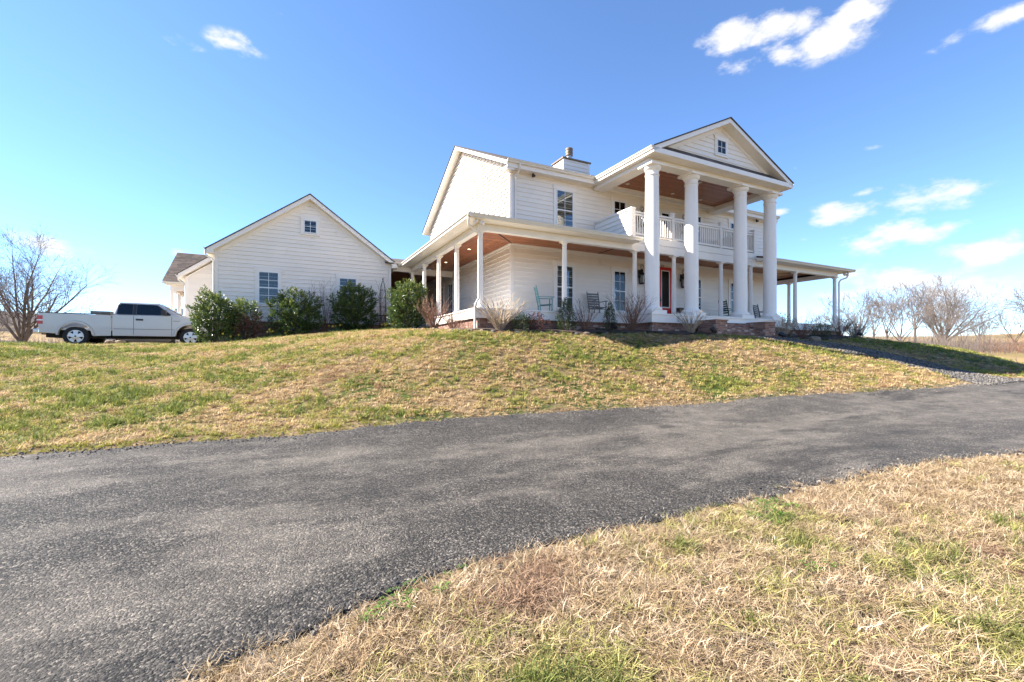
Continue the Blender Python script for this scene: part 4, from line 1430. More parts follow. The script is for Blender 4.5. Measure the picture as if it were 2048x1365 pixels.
# bed: two outer panels, floor, tailgate
bed_prof = [(1.06, .42), (.52, .40)] + [(x, z) for x, z in rear_a] + [(-.53, .48), (-1.03, .52), (-1.06, .80), (-1.05, 1.27), (1.06, 1.24)]
mb = MB()
for s in (-1, 1):
    extrude_side(mb, bed_prof, s * .98, s * .88)
mb.box(-1.0, 1.06, -.88, .88, .62, .70)
mb.box(-1.05, -.98, -.879, .879, .60, 1.27)
bed_o = bevel(lpart('bed', mb, M['silver'], truck), .02)
lpart('bed_rail', MB().box(-1.04, 1.05, -.985, -.87, 1.262, 1.285).box(-1.04, 1.05, .87, .985, 1.262, 1.285), M['blackplastic'], bed_o)
for s in (-1, 1):   # flared arch lips
    m2 = MB()
    lip = []
    for a in np.linspace(2, 178, 15):
        lip.append((.53 * math.cos(R(a)), s * .985, wz_ + .02 + .53 * math.sin(R(a))))
    m2.tube(lip, .045, 6)
    lpart('arch_flare', m2, M['silver'], truck, angle=60)
    m2 = MB()
    m2.tube([(WB + .53 * math.cos(R(a)), s * .985, wz_ + .02 + .53 * math.sin(R(a))) for a in np.linspace(2, 178, 15)], .045, 6)
    lpart('arch_flare', m2, M['silver'], truck, angle=60)
# cab and nose
front_a = arch(WB, .50, wz_ + .02, 0, 180)
cab = [(1.10, .42), (WB - .52, .42)] + front_a[::-1] + [(WB + .53, .48), (WB + .86, .50), (WB + .90, .70), (WB + .90, 1.0), (WB + .82, 1.12), (WB + .35, 1.20), (3.35, 1.26), (2.9, 1.29), (1.10, 1.26)]
mb = MB(); extrude_side(mb, cab, -.98, .98)
body = bevel(lpart('cab_body', mb, M['silver'], truck), .035, 3)
# greenhouse: tapered roof
def ring(z, x0, x1, w):
    return [(x0, -w, z), (x1, -w, z), (x1, w, z), (x0, w, z)]
mb = MB(); mb.hexa(ring(1.255, 1.10, 3.38, .95) + ring(1.80, 1.24, 2.55, .76))
gh = bevel(lpart('cab_roof', mb, M['silver'], truck), .06, 3)


def side_pt(x, z, s, off=.004):
    w = .95 + (.76 - .95) * (z - 1.255) / .545
    return (x, s * (w + off), z)


for s in (-1, 1):
    def pane(name, pts, mt, th=.004, base=.008):
        mbp = MB()
        a = [side_pt(x, z, s, base) for x, z in pts]; b_ = [side_pt(x, z, s, base + th) for x, z in pts]
        n = len(pts)
        mbp.add(a + b_, [tuple(range(n)), tuple(reversed(range(n, 2 * n)))] + [(i, i + n, (i + 1) % n + n, (i + 1) % n) for i in range(n)])
        return lpart(name, mbp, mt, gh)
    pane('window_back', [(1.22, 1.285), (2.98, 1.285), (3.0, 1.34), (2.52, 1.725), (1.34, 1.735), (1.25, 1.66)], M['cabin'], .003, .004)
    pane('side_window', [(1.235, 1.30), (1.72, 1.30), (1.72, 1.72), (1.36, 1.725), (1.27, 1.66)], M['carglass'])
    pane('side_window', [(1.86, 1.30), (2.45, 1.30), (2.95, 1.30), (2.95, 1.36), (2.50, 1.715), (1.86, 1.72)], M['carglass'])
    pane('pillar', [(1.735, 1.292), (1.845, 1.292), (1.845, 1.725), (1.735, 1.728)], M['blackplastic'], .003, .0085)
    lpart('mirror', MB().box(2.70, 2.86, s * 1.0, s * 1.20, 1.30, 1.50).box(2.80, 2.90, s * .95, s * 1.02, 1.30, 1.36), M['blackplastic'], truck)
    lpart('door_handle', MB().box(1.84, 2.08, s * .981, s * 1.0, 1.055, 1.125), M['blackplastic'], body)
    for xs_ in (1.77, 3.02):
        lpart('door_seam', MB().box(xs_ - .006, xs_ + .006, s * .978, s * .9825, .46, 1.25), M['under'], body)
    lpart('belt_line', MB().box(1.14, WB - .55, s * .979, s * .985, .70, .712), M['under'], body)
    lpart('badge', MB().box(3.06, 3.30, s * .981, s * .986, 1.06, 1.075), M['blackplastic'], body)
    tl = lpart('tail_light', MB().box(-1.085, -.93, s * .90, s * .992, .84, 1.16), M['taillight'], truck)
    lpart('reverse_lens', MB().box(-1.09, -.925, s * .898, s * .996, .965, 1.015), M['clearlens'], tl)
    lpart('headlight', MB().box(WB + .74, WB + .905, s * .70, s * .97, .80, 1.03), M['clearlens'], truck)
mb = MB(); mb.hexa([(3.40, -.88, 1.275), (3.40, .88, 1.275), (2.62, .72, 1.765), (2.62, -.72, 1.765), (3.425, -.88, 1.275), (3.425, .88, 1.275), (2.645, .72, 1.765), (2.645, -.72, 1.765)])
lpart('windscreen', mb, M['carglass'], gh)
mb = MB(); mb.hexa([(1.10, -.80, 1.30), (1.10, .80, 1.30), (1.215, .68, 1.72), (1.215, -.68, 1.72), (1.085, -.80, 1.30), (1.085, .80, 1.30), (1.20, .68, 1.72), (1.20, -.68, 1.72)])
lpart('rear_window', mb, M['carglass'], gh)
bevel(lpart('rear_bumper', MB().box(-1.22, -1.03, -.96, .96, .50, .66), M['chrome'], truck), .03)
bevel(lpart('front_bumper', MB().box(WB + .84, WB + .95, -.95, .95, .48, .70), M['chrome'], truck), .03)
lpart('grille', MB().box(WB + .895, WB + .915, -.60, .60, .74, 1.02), M['blackplastic'], truck)
lpart('hitch', MB().tube([(-1.0, 0, .50), (-1.30, 0, .50)], .035, 8).tube([(-1.28, 0, .50), (-1.28, 0, .60)], .025, 8), M['under'], truck)
lpart('underbody', MB().box(-.9, WB + .6, -.80, .80, .34, .62), M['under'], truck)
tb = bevel(lpart('toolbox', MB().box(.42, 1.02, -.90, .90, 1.29, 1.37), M['toolbox'], truck), .01)
lpart('lid', MB().box(.40, 1.04, -.92, .92, 1.372, 1.395), M['toolbox'], tb)
for x in (0, WB):
    for s in (-1, 1):
        wheel_parts(truck, x, s * .86, s)

# a low grey car behind the truck, seen only under its sill
CAX, CAY = -7.3, 28.4
car = empty('parked_car', (CAX, CAY, gz(CAX, CAY)), label='low grey car parked behind the pickup, only a wheel showing', cat='car')
prof = [(-.95, .35), (-.42, .28)] + arch(0, .36, .32, 180, 0, 9) + [(.42, .26), (2.28, .26)] + [(2.7 + q, z) for q, z in arch(0, .36, .32, 180, 0, 9)] + [(3.12, .28), (3.55, .34), (3.58, .55), (3.4, .70), (2.6, .82), (1.95, .90), (.4, .92), (-.75, .88), (-.98, .75)]
mb = MB(); extrude_side(mb, prof, -.87, .87)
cb = bevel(lpart('body', mb, M['greypaint'], car), .05, 3)
mb = MB(); mb.hexa([(-.35, -.78, .88), (2.25, -.78, .88), (2.25, .78, .88), (-.35, .78, .88), (.25, -.60, 1.30), (1.35, -.60, 1.30), (1.35, .60, 1.30), (.25, .60, 1.30)])
lpart('cabin', mb, M['carglass'], car)
lpart('roof', MB().box(.25, 1.35, -.60, .60, 1.301, 1.335), M['greypaint'], car)
for x in (0, 2.7):
    for s in (-1, 1):
        wheel_parts(car, x, s * .78, s, rad=.325, wid=.21, spokes=7, multi=2)

# ------------------------------------------------------------------ porch furniture
M['teal'] = mat('worn_teal_paint', (.115, .265, .265), .6, noise=(8, .15), wear=(9, .58, (.30, .31, .28), .5))
M['greywood'] = mat('weathered_grey_wood', (.175, .185, .185), .8, noise=(14, .25))
M['greenpaint'] = mat('dark_green_paint', (.030, .075, .062), .55, noise=(8, .15))
M['slate'] = mat('dark_slate_paint', (.055, .070, .078), .55, noise=(8, .15))
M['brownwood'] = mat('brown_wood', (.17, .115, .075), .7, noise=(9, .25))


def rocker(loc, rotz, mt, label):
    t = empty('rocking_chair', loc, rotz, label, 'rocking chair', 'rocking chairs on the front porch')
    # local: seat faces +x
    for s in (-1, 1):
        lpart('rocker', MB().tube([(-.52, s * .27, .11), (-.3, s * .27, .045), (0, s * .27, .022), (.25, s * .27, .04), (.45, s * .27, .09)], .021, 6), mt, t, angle=60)
        lpart('back_post', MB().tube([(-.16, s * .25, .035), (-.20, s * .255, .42), (-.34, s * .265, 1.08), (-.36, s * .266, 1.16)], [.022, .025, .021, .012], 8), mt, t, angle=60)
        lpart('front_leg', MB().tube([(.26, s * .27, .04), (.26, s * .275, .68)], .023, 8), mt, t, angle=60)
        lpart('arm', MB().slab([(-.27, s * .31, .70), (.34, s * .33, .69), (.36, s * .24, .69), (-.27, s * .245, .70)], (0, 0, .024)), mt, t)
    for k in range(6):
        z = .52 + k * .105
        x = -.212 - (z - .42) * .212
        lpart('back_slat', MB().hexa([(x + .012, -.25, z - .036), (x + .012, .25, z - .036), (x - .004, .25, z - .036), (x - .004, -.25, z - .036), (x - .006, -.25, z + .036), (x - .006, .25, z + .036), (x - .022, .25, z + .036), (x - .022, -.25, z + .036)]), mt, t)
    for k in range(7):
        x = -.17 + k * .066
        lpart('seat_slat', MB().hexa([(x, -.26, .395 + k * .006), (x + .054, -.26, .40 + k * .006), (x + .054, .26, .40 + k * .006), (x, .26, .395 + k * .006), (x, -.26, .415 + k * .006), (x + .054, -.26, .42 + k * .006), (x + .054, .26, .42 + k * .006), (x, .26, .415 + k * .006)]), mt, t)
    for (x, z) in ((.26, .20), (.26, .36), (-.18, .22)):
        lpart('stretcher', MB().tube([(x, -.26, z), (x, .26, z)], .013, 6), mt, t)
    return t


rocker((8.95, 15.0, FL), R(-22), M['teal'], 'teal rocking chair nearest the left corner of the porch')
rocker((11.55, 15.12, FL), R(-96), M['greywood'], 'weathered grey rocking chair facing out between two left windows')
rocker((19.35, 14.95, FL), R(-12), M['greenpaint'], 'dark green rocking chair turned sideways right of the third big column')
rocker((22.1, 15.1, FL), R(-82), M['slate'], 'dark slate rocking chair facing out, rightmost on the porch')
t = empty('side_table', (16.75, 15.25, FL), 0, 'brown wooden table against the wall right of the red doors', 'table')
lpart('table_top', MB().box(-.55, .55, -.20, .20, .62, .66), M['brownwood'], t)
for sx in (-1, 1):
    for sy in (-1, 1):
        lpart('leg', MB().box(sx * .49 - .03, sx * .49 + .03, sy * .15 - .03, sy * .15 + .03, 0, .619), M['brownwood'], t)
lpart('apron', MB().box(-.46, .46, -.15, -.13, .50, .619).box(-.46, .46, .13, .15, .50, .619), M['brownwood'], t)
lpart('shelf', MB().box(-.46, .46, -.15, .15, .18, .205), M['brownwood'], t)


def lantern(x, z, label):
    t = empty('wall_lantern', (x, YF - .20, z), 0, label, 'lantern', 'wall lanterns beside the doors')
    lpart('wall_plate', MB().box(-.06, .06, .155, .175, -.02, .34), M['iron'], t)
    lpart('bracket', MB().tube([(0, .155, .16), (0, .06, .36), (0, .02, .50), (0, -.05, .53), (0, -.10, .46), (0, -.08, .38), (0, 0, .36)], .011, 6), M['iron'], t, angle=60)
    lpart('scroll', MB().tube([(.10 * math.cos(a), .0, .46 + .10 * math.sin(a)) for a in np.linspace(-.6, 3.8, 14)], .009, 5), M['iron'], t)
    lpart('cap', MB().lathe([(.165, .09), (.15, .12), (.07, .20), (.075, .22), (.05, .27), (.085, .30), (.03, .35)], (0, 0, 0), 12), M['iron'], t, angle=40)
    lpart('base', MB().lathe([(.03, -.34), (.10, -.33), (.125, -.29), (.125, -.27)], (0, 0, 0), 12), M['iron'], t, angle=40)
    for k in range(6):
        a = k * math.pi / 3
        lpart('rib', MB().tube([(.118 * math.cos(a), .118 * math.sin(a), -.28), (.158 * math.cos(a), .158 * math.sin(a), .095)], .010, 4), M['iron'], t)
    lpart('glass', MB().lathe([(.108, -.27), (.145, .09)], (0, 0, 0), 12, cap=False), M['glass'], t)
    lpart('candle', MB().lathe([(.02, -.27), (.02, -.05), (.008, -.02)], (0, 0, 0), 8), M['cream'], t)


lantern(14.36, 3.42, 'black iron wall lantern left of the red front doors')
lantern(16.97, 3.42, 'black iron wall lantern right of the red front doors')
lantern(14.36, 6.02, 'black iron wall lantern upstairs on the balcony, left of its door')
lantern(16.97, 6.02, 'black iron wall lantern upstairs on the balcony, right of its door')

# ------------------------------------------------------------------ garden things
t = empty('garden_bench', (4.15, 21.35, gz(4.15, 21.35)), 0, 'black wrought iron bench at the garage corner', 'bench')
for s in (-1, 1):
    lpart('leg', MB().tube([(s * .55, -.22, 0), (s * .55, -.22, .42)], .018, 6).tube([(s * .55, .2, 0), (s * .55, .22, .42), (s * .55, .28, .82)], .018, 6).tube([(s * .55, .25, .62), (s * .55, -.2, .60), (s * .55, -.22, .42)], .015, 6), M['iron'], t)
for k in range(6):
    lpart('seat_slat', MB().box(-.56, .56, -.21 + k * .07, -.17 + k * .07, .42, .437), M['iron'], t)
lpart('back_rail', MB().tube([(-.55, .28, .82), (.55, .28, .82)], .016, 6).tube([(-.55, .24, .52), (.55, .24, .52)], .014, 6), M['iron'], t)
for k in range(7):
    x = -.47 + k * .157
    lpart('scroll', MB().tube([(x + .075 * math.cos(a), .26, .67 + .12 * math.sin(a)) for a in np.linspace(0, 2 * math.pi, 13)], .009, 5, cap=False), M['iron'], t)
t = empty('garden_obelisk', (4.0, 20.9, gz(4.0, 20.9)), 0, 'tall thin black metal plant obelisk at the garage corner', 'trellis')
for k in range(4):
    a = k * math.pi / 2 + .5
    c_, s_ = math.cos(a), math.sin(a)
    lpart('leg', MB().tube([(.19 * c_, .19 * s_, 0), (.17 * c_, .17 * s_, 1.55), (.12 * c_, .12 * s_, 2.05), (.05 * c_, .05 * s_, 2.28), (0, 0, 2.36)], .009, 5), M['iron'], t)
for z, r in ((.35, .187), (.75, .182), (1.15, .178), (1.55, .17), (1.9, .14)):
    lpart('hoop', MB().tube([(r * math.cos(a), r * math.sin(a), z) for a in np.linspace(0, 2 * math.pi, 17)], .007, 4, cap=False), M['iron'], t)
lpart('finial', MB().lathe([(.004, 2.36), (.03, 2.39), (.03, 2.42), (.004, 2.46)], (0, 0, 0), 8), M['iron'], t)


def spot(x, y, yaw, label):
    t = empty('garden_spotlight', (x, y, gz(x, y) + .03), yaw, label, 'spotlight', 'black garden spotlights in the beds')
    lpart('stake', MB().tube([(0, 0, -.05), (0, 0, .10)], .014, 6), M['camera_black'], t)
    lpart('head', MB().tube([(-.10, 0, .12), (.02, 0, .17), (.12, 0, .22)], [.06, .085, .095], 14), M['camera_black'], t, angle=40)
    lpart('hood', MB().box(.10, .24, -.10, .10, .30, .31), M['camera_black'], t)


spot(10.2, 12.35, R(70), 'black garden spotlight in the bed below the left windows')
spot(13.75, 11.2, R(60), 'black garden spotlight against the left brick stair pier')
spot(17.85, 11.3, R(100), 'black garden spotlight just right of the brick steps')
spot(25.7, 12.35, R(120), 'black garden spotlight below the right porch corner')

M['rock'] = mat('field_stone', (.20, .15, .10), .9, noise=(6, .4), bump=(22, .6))
M['rock_grey'] = mat('grey_stone', (.15, .14, .125), .9, noise=(6, .4), bump=(22, .6))


def rock_mesh(seed, sx, sy, sz):
    bm = bmesh.new()
    bmesh.ops.create_icosphere(bm, subdivisions=2, radius=1)
    r_ = random.Random(seed)
    pl = [(Vector((r_.gauss(0, 1), r_.gauss(0, 1), r_.gauss(0, 1))).normalized(), r_.uniform(.55, .9)) for _ in range(9)]
    for v in bm.verts:
        for nrm, d in pl:
            q = v.co.dot(nrm)
            if q > d:
                v.co -= nrm * (q - d) * .85
        v.co *= r_.uniform(.96, 1.04)
        v.co = Vector((v.co.x * sx, v.co.y * sy, v.co.z * sz))
    me = bpy.data.meshes.new('stone'); bm.to_mesh(me); bm.free()
    return me


big = link('boulder', rock_mesh(5, .34, .22, .19), M['rock'])
big.location = (20.1, 11.35, gz(20.1, 11.35) + .1)
tag(big, 'tan boulder beside the gravel path right of the steps', 'boulder')
for i, (x, y) in enumerate(((-7.0, 26.2), (-6.6, 26.3))):
    b_ = link('limestone_block', rock_mesh(30 + i, .22, .2, .17), M['rock'])
    b_.location = (x, y, gz(x, y) + .12)
    tag(b_, 'pale stone block on the gravel behind the pickup, %s of two' % ('left' if i == 0 else 'right'), 'stone', 'pale stones behind the pickup')
edge_meshes = [rock_mesh(50 + i, .13 + .02 * (i % 3), .10, .07 + .012 * (i % 4)) for i in range(7)]
for i, em_ in enumerate(edge_meshes):
    em_.materials.append(M['rock'] if i % 3 else M['rock_grey'])


def stone_row(poly, step, label, group, cat='edging stone'):
    pl = resample(poly, max(2, int(sum(math.dist(poly[i], poly[i + 1]) for i in range(len(poly) - 1)) / step)))
    for i, (x, y) in enumerate(pl):
        if random.random() < .2:
            continue
        x += random.uniform(-.06, .06); y += random.uniform(-.06, .06)
        o = link('edging_stone', random.choice(edge_meshes), None)
        o.location = (x, y, gz(x, y) + .015)
        o.rotation_euler = (random.uniform(-.2, .2), random.uniform(-.2, .2), random.uniform(0, 6.3))
        sc = random.uniform(.4, .85)
        o.scale = (sc, sc, sc)
        tag(o, label, cat, group)


stone_row([(-3.0, 20.1), (-.5, 19.9), (2.6, 20.15), (3.9, 18.55)], .42, 'small field stone edging the shrub bed in front of the garage', 'stones edging the garage bed')
stone_row([(3.95, 18.5), (4.45, 15.5), (4.65, 13.2), (5.05, 12.3), (8, 12.05), (11.2, 11.85)], .38, 'small field stone edging the bed along the left porch', 'stones edging the left porch bed')
stone_row([(18.3, 12.0), (19.9, 11.95), (21.3, 11.65), (24.3, 11.95), (26.2, 12.2)], .34, 'small field stone edging the bed below the right porch', 'stones edging the right porch bed')

# far red barn showing between the rear porch posts
M['barnred'] = mat('barn_red', (.22, .022, .020), .8, noise=(.8, .2))
bx_, by_ = -10.5, 74.7
bn = empty('red_barn', (bx_, by_, gz(bx_, by_)), R(10), 'small red barn far off behind the garage posts', 'barn')
lpart('wall', MB().slab([(-5, -3.5, -1), (5, -3.5, -1), (5, 3.5, -1), (-5, 3.5, -1)], (0, 0, 5.2)), M['barnred'], bn)
lpart('roof', MB().slab([(-5.3, -3.9, 4.1), (5.3, -3.9, 4.1), (5.3, 0, 6.6), (-5.3, 0, 6.6)], (0, 0, .12)).slab([(-5.3, 3.9, 4.1), (5.3, 3.9, 4.1), (5.3, 0.001, 6.6), (-5.3, 0.001, 6.6)], (0, 0, .12)), M['steel'], bn)
lpart('door', MB().box(-1.4, 1.4, -3.58, -3.51, -1, 3.0), M['trim'], bn)

# ------------------------------------------------------------------ plants
def leaf_mat(name, stops, rough=.4, trans=.25, spec=.5):
    m = bpy.data.materials.new(name); m.use_nodes = True
    t = m.node_tree; b = t.nodes['Principled BSDF']
    at = t.nodes.new('ShaderNodeAttribute'); at.attribute_name = 'tint'
    c = tramp(t, at.outputs['Fac'], stops)
    t.links.new(c, b.inputs['Base Color'])
    b.inputs['Roughness'].default_value = rough; b.inputs['Specular IOR Level'].default_value = spec
    tr = t.nodes.new('ShaderNodeBsdfTranslucent'); t.links.new(c, tr.inputs[0])
    mx = t.nodes.new('ShaderNodeMixShader'); mx.inputs[0].default_value = trans
    o = t.nodes['Material Output']
    t.links.new(b.outputs[0], mx.inputs[1]); t.links.new(tr.outputs[0], mx.inputs[2]); t.links.new(mx.outputs[0], o.inputs[0])
    return m


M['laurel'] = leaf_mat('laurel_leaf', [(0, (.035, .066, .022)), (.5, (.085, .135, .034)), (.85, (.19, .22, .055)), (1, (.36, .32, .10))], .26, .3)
M['deadleaf'] = leaf_mat('brown_leaf', [(0, (.10, .045, .030)), (.5, (.19, .09, .06)), (1, (.30, .17, .11))], .7, .2, .2)
M['evergreen'] = leaf_mat('small_evergreen_leaf', [(0, (.022, .045, .016)), (.6, (.060, .095, .030)), (1, (.15, .15, .06))], .5, .2)
M['redleaf'] = leaf_mat('red_shrub_leaf', [(0, (.09, .025, .022)), (.5, (.17, .055, .040)), (1, (.28, .11, .07))], .6, .2, .3)
M['daffleaf'] = leaf_mat('daffodil_leaf', [(0, (.05, .11, .03)), (1, (.14, .20, .05))], .5, .25)
M['petal'] = mat('yellow_petal', (.72, .46, .015), .5)
M['bark'] = mat('grey_bark', (.135, .110, .092), .9, noise=(9, .3), bump=(30, .6))
M['twig'] = mat('brown_twig', (.150, .118, .098), .85, noise=(3, .2))
M['redtwig'] = mat('red_brown_twig', (.20, .105, .065), .85, noise=(5, .25))
M['palestem'] = mat('pale_dry_stem', (.40, .30, .20), .8, noise=(5, .25))
M['darkstem'] = mat('dark_stem', (.085, .060, .050), .85)
M['sycamore'] = mat('pale_sycamore_bark', (.42, .38, .33), .85, noise=(2, .25))


def np_mesh(name, V, Fq, tint=None, smooth=False):
    me = bpy.data.meshes.new(name)
    nv, nf, k = len(V), len(Fq), Fq.shape[1]
    me.vertices.add(nv); me.vertices.foreach_set('co', np.ascontiguousarray(V, np.float32).ravel())
    me.loops.add(nf * k); me.loops.foreach_set('vertex_index', np.ascontiguousarray(Fq, np.int32).ravel())
    me.polygons.add(nf); me.polygons.foreach_set('loop_start', np.arange(0, nf * k, k, dtype=np.int32))
    try:
        me.polygons.foreach_set('loop_total', np.full(nf, k, np.int32))
    except Exception:
        pass
    if smooth:
        me.polygons.foreach_set('use_smooth', np.ones(nf, bool))
    me.update(calc_edges=True)
    if tint is not None:
        at = me.attributes.new('tint', 'FLOAT', 'FACE'); at.data.foreach_set('value', np.ascontiguousarray(tint, np.float32))
    return me


def norm(a):
    return a / (np.linalg.norm(a, axis=-1, keepdims=True) + 1e-9)


def leaves(name, P, D, L, Wd, tint, g=rng, fold=.25):
    """folded lance-shaped leaves: base P, direction D"""
    n = len(P)
    D = norm(D)
    side = norm(np.cross(D, g.normal(size=(n, 3)) + np.array([0, 0, 1.2])))
    up = np.cross(side, D)
    L = np.broadcast_to(L, (n,))[:, None]; Wd = np.broadcast_to(Wd, (n,))[:, None]
    mid = P + D * L * .5 - up * L * fold * .25
    tip = P + D * L - up * L * fold * .6
    l = mid + side * Wd * .5 + up * Wd * fold; r = mid - side * Wd * .5 + up * Wd * fold
    V = np.stack([P, l, tip, r, mid], 1).reshape(-1, 3)
    b = np.arange(n)[:, None] * 5
    F = np.concatenate([b + np.array([[0, 4, 1]]), b + np.array([[1, 4, 2]]), b + np.array([[0, 3, 4]]), b + np.array([[3, 2, 4]])], 1).reshape(-1, 3)
    return np_mesh(name, V, F, np.repeat(tint, 4))


def stem_mb(base, n, hgt, spread, r0, seed, bend=.3, forks=2, n_side=4):
    """a clump of stems that fork towards the tips"""
    r_ = random.Random(seed)
    mb = MB(); tips = []
    for i in range(n):
        a = r_.uniform(0, 6.283); q = spread * math.sqrt(r_.random())
        h = hgt * r_.uniform(.65, 1.05)
        p0 = Vector(base) + Vector((math.cos(a) * .06 * q / max(spread, .01), math.sin(a) * .06 * q / max(spread, .01), 0))
        dr = Vector((math.cos(a) * q, math.sin(a) * q, h))
        pts = [p0]
        for k in range(1, 5):
            f = k / 4
            pts.append(p0 + Vector((dr.x * (f * (1 - bend) + bend * f * f), dr.y * (f * (1 - bend) + bend * f * f), dr.z * (f - .12 * bend * f * f))) + Vector((r_.gauss(0, .02), r_.gauss(0, .02), 0)) * h)
        mb.tube(pts, [r0 * (1 - .16 * k) for k in range(5)], n_side)
        tips.append(pts[-1])
        for fk in range(forks):
            k = r_.randint(2, 4)
            s0 = pts[k - 1].lerp(pts[k], r_.random())
            d = (pts[k] - pts[k - 1]).normalized() + Vector((r_.gauss(0, .55), r_.gauss(0, .55), r_.gauss(.15, .3)))
            e = s0 + d.normalized() * h * r_.uniform(.16, .34)
            m_ = s0.lerp(e, .5) + Vector((r_.gauss(0, .01), r_.gauss(0, .01), .01))
            mb.tube([s0, m_, e], [r0 * .5, r0 * .4, r0 * .25], 3)
            tips.append(e); tips.append(m_)
    return mb, tips


def laurel(x, y, rx, ry, h, n, label, seed, dead=None, twigs=False):
    g = np.random.default_rng(seed)
    z0 = gz(x, y)
    t = empty('laurel_shrub', (x, y, z0), 0, label, 'shrub', 'laurel shrubs in front of the garage')
    mb, tips = stem_mb((0, 0, -.05), 16, h * .85, min(rx, ry) * .7, .018, seed, forks=3)
    lpart('stems', mb, M['darkstem'], t)
    # leafy shoots: points in a lumpy volume, leaves along each shoot
    ns = n // 9
    th = g.uniform(0, 2 * np.pi, ns); u = g.uniform(-.95, 1, ns)
    sh = np.stack([np.sqrt(1 - u * u) * np.cos(th), np.sqrt(1 - u * u) * np.sin(th), u], -1)
    lump = 1 + .16 * np.sin(sh[:, 0] * 5 + seed) * np.cos(sh[:, 1] * 4 + seed * 2) + .12 * np.sin(sh[:, 2] * 7 + sh[:, 0] * 3 + seed)
    rr = np.where(g.random(ns) < .72, g.uniform(.80, 1.04, ns), g.uniform(.35, .85, ns)) * lump
    widen = 1 + .08 * (1 - np.abs(sh[:, 2] + .25))
    base = np.stack([sh[:, 0] * rx * rr * widen, sh[:, 1] * ry * rr * widen, h * .5 + sh[:, 2] * h * .5 * rr], -1)
    base[:, 2] = np.maximum(base[:, 2], .06)
    out = norm(np.stack([sh[:, 0], sh[:, 1], .25 * sh[:, 2] + .75], -1) + g.normal(scale=.25, size=(ns, 3)))
    P, D, T = [], [], []
    spike = g.random(ns) < .08
    for k in range(9):
        f = k / 8
        ln = np.where(spike, .30, .17)[:, None]
        p = base + out * (f - .35) * ln
        a = g.uniform(0, 2 * np.pi, ns)
        perp = norm(np.cross(out, g.normal(size=(ns, 3))))
        d = out * (.35 + .9 * f) + perp * (1.05 - .55 * f)
        P.append(p); D.append(d)
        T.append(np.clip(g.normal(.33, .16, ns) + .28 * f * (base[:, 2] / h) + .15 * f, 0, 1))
    P, D, T = np.concatenate(P), np.concatenate(D), np.concatenate(T)
    ok = P[:, 2] > .03
    P, D, T = P[ok], D[ok], T[ok]
    if dead is not None:
        dd = np.linalg.norm((P - np.array(dead[:3])) / dead[3], axis=1) + g.normal(scale=.15, size=len(P))
        dm = dd < 1
        me = leaves('dead_foliage', P[dm], D[dm] * np.array([1, 1, .2]) - np.array([0, 0, .35]), .085, .032, g.random(dm.sum()), g)
        link('dead_foliage', me, M['deadleaf'], t)
        P, D, T = P[~dm], D[~dm], T[~dm]
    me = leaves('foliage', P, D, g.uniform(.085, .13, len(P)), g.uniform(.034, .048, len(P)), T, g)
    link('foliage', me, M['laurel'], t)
    if twigs:
        mb, _ = stem_mb((.1, 0, .5), 9, h * .75, .6, .008, seed + 9, forks=4)
        lpart('bare_twigs', mb, M['darkstem'], t)
    return t


laurel(-2.42, 20.75, .66, .62, 1.92, 6200, 'laurel shrub nearest the pickup, leftmost of the five', 3)
laurel(-1.42, 20.8, .52, .50, 1.56, 3900, 'thin laurel with brown dead leaves below, second from the pickup', 8, dead=(.28, -.25, .55, .55), twigs=True)
laurel(.42, 20.7, .92, .76, 1.78, 7600, 'broad laurel standing below the full-height garage window', 14)
laurel(2.75, 20.75, .84, .74, 1.98, 7800, 'tall rounded laurel half covering the right garage window', 21)
laurel(4.62, 18.75, .72, .68, 1.96, 7000, 'tall laurel between the garage corner and the side porch posts', 27)


def bare_shrub(name, x, y, n, h, spread, r0, mt, label, seed, forks=3, buds=None, cat='shrub', group='bare winter shrubs along the porch', bend=.3):
    t = empty(name, (x, y, gz(x, y)), 0, label, cat, group)
    mb, tips = stem_mb((0, 0, -.03), int(n * 1.5), h, spread, r0 * 1.2, seed, forks=forks + 1, bend=bend)
    lpart('stems', mb, mt, t)
    if buds:
        g = np.random.default_rng(seed)
        T = np.array([tuple(p) for p in tips]); k = buds[1]
        P = np.repeat(T, k, 0) + g.normal(scale=buds[2], size=(len(T) * k, 3))
        P[:, 2] = np.maximum(P[:, 2], .03)
        me = leaves('leaf_cluster', P, g.normal(size=P.shape) + np.array([0, 0, .3]), buds[3], buds[3] * .5, g.random(len(P)), g)
        tag(link('leaf_cluster', me, M[buds[0]], t), kind='stuff')
    return t


def green_shrub(x, y, rx, h, n, label, seed, mt='evergreen', lf=.055, group='small green shrubs along the porch', taper=0.0):
    g = np.random.default_rng(seed); n = int(n * 1.6); rx = rx * 1.12
    t = empty('evergreen_shrub', (x, y, gz(x, y)), 0, label, 'shrub', group)
    mb, tips = stem_mb((0, 0, -.03), 9, h * .9, rx * .6, .010, seed, forks=3)
    lpart('stems', mb, M['darkstem'], t)
    th = g.uniform(0, 2 * np.pi, n); zz = g.uniform(.03, 1, n)
    prof = np.sqrt(np.clip(1 - (zz * 2 - .85) ** 2 / 1.35, .02, 1)) * (1 - taper * zz)
    r = rx * prof * np.sqrt(g.uniform(.12, 1.05, n)) * (1 + .25 * np.sin(3 * th + seed + 5 * zz) + .15 * np.sin(7 * th + 9 * zz))
    P = np.stack([r * np.cos(th), r * np.sin(th), zz * h * (1 + .12 * np.sin(5 * th + seed))], -1)
    D = np.stack([np.cos(th), np.sin(th), .8 + 0 * th], -1) + g.normal(scale=.5, size=(n, 3))
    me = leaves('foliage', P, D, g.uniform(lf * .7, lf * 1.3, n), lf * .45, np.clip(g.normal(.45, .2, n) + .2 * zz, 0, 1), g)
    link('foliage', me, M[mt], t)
    return t


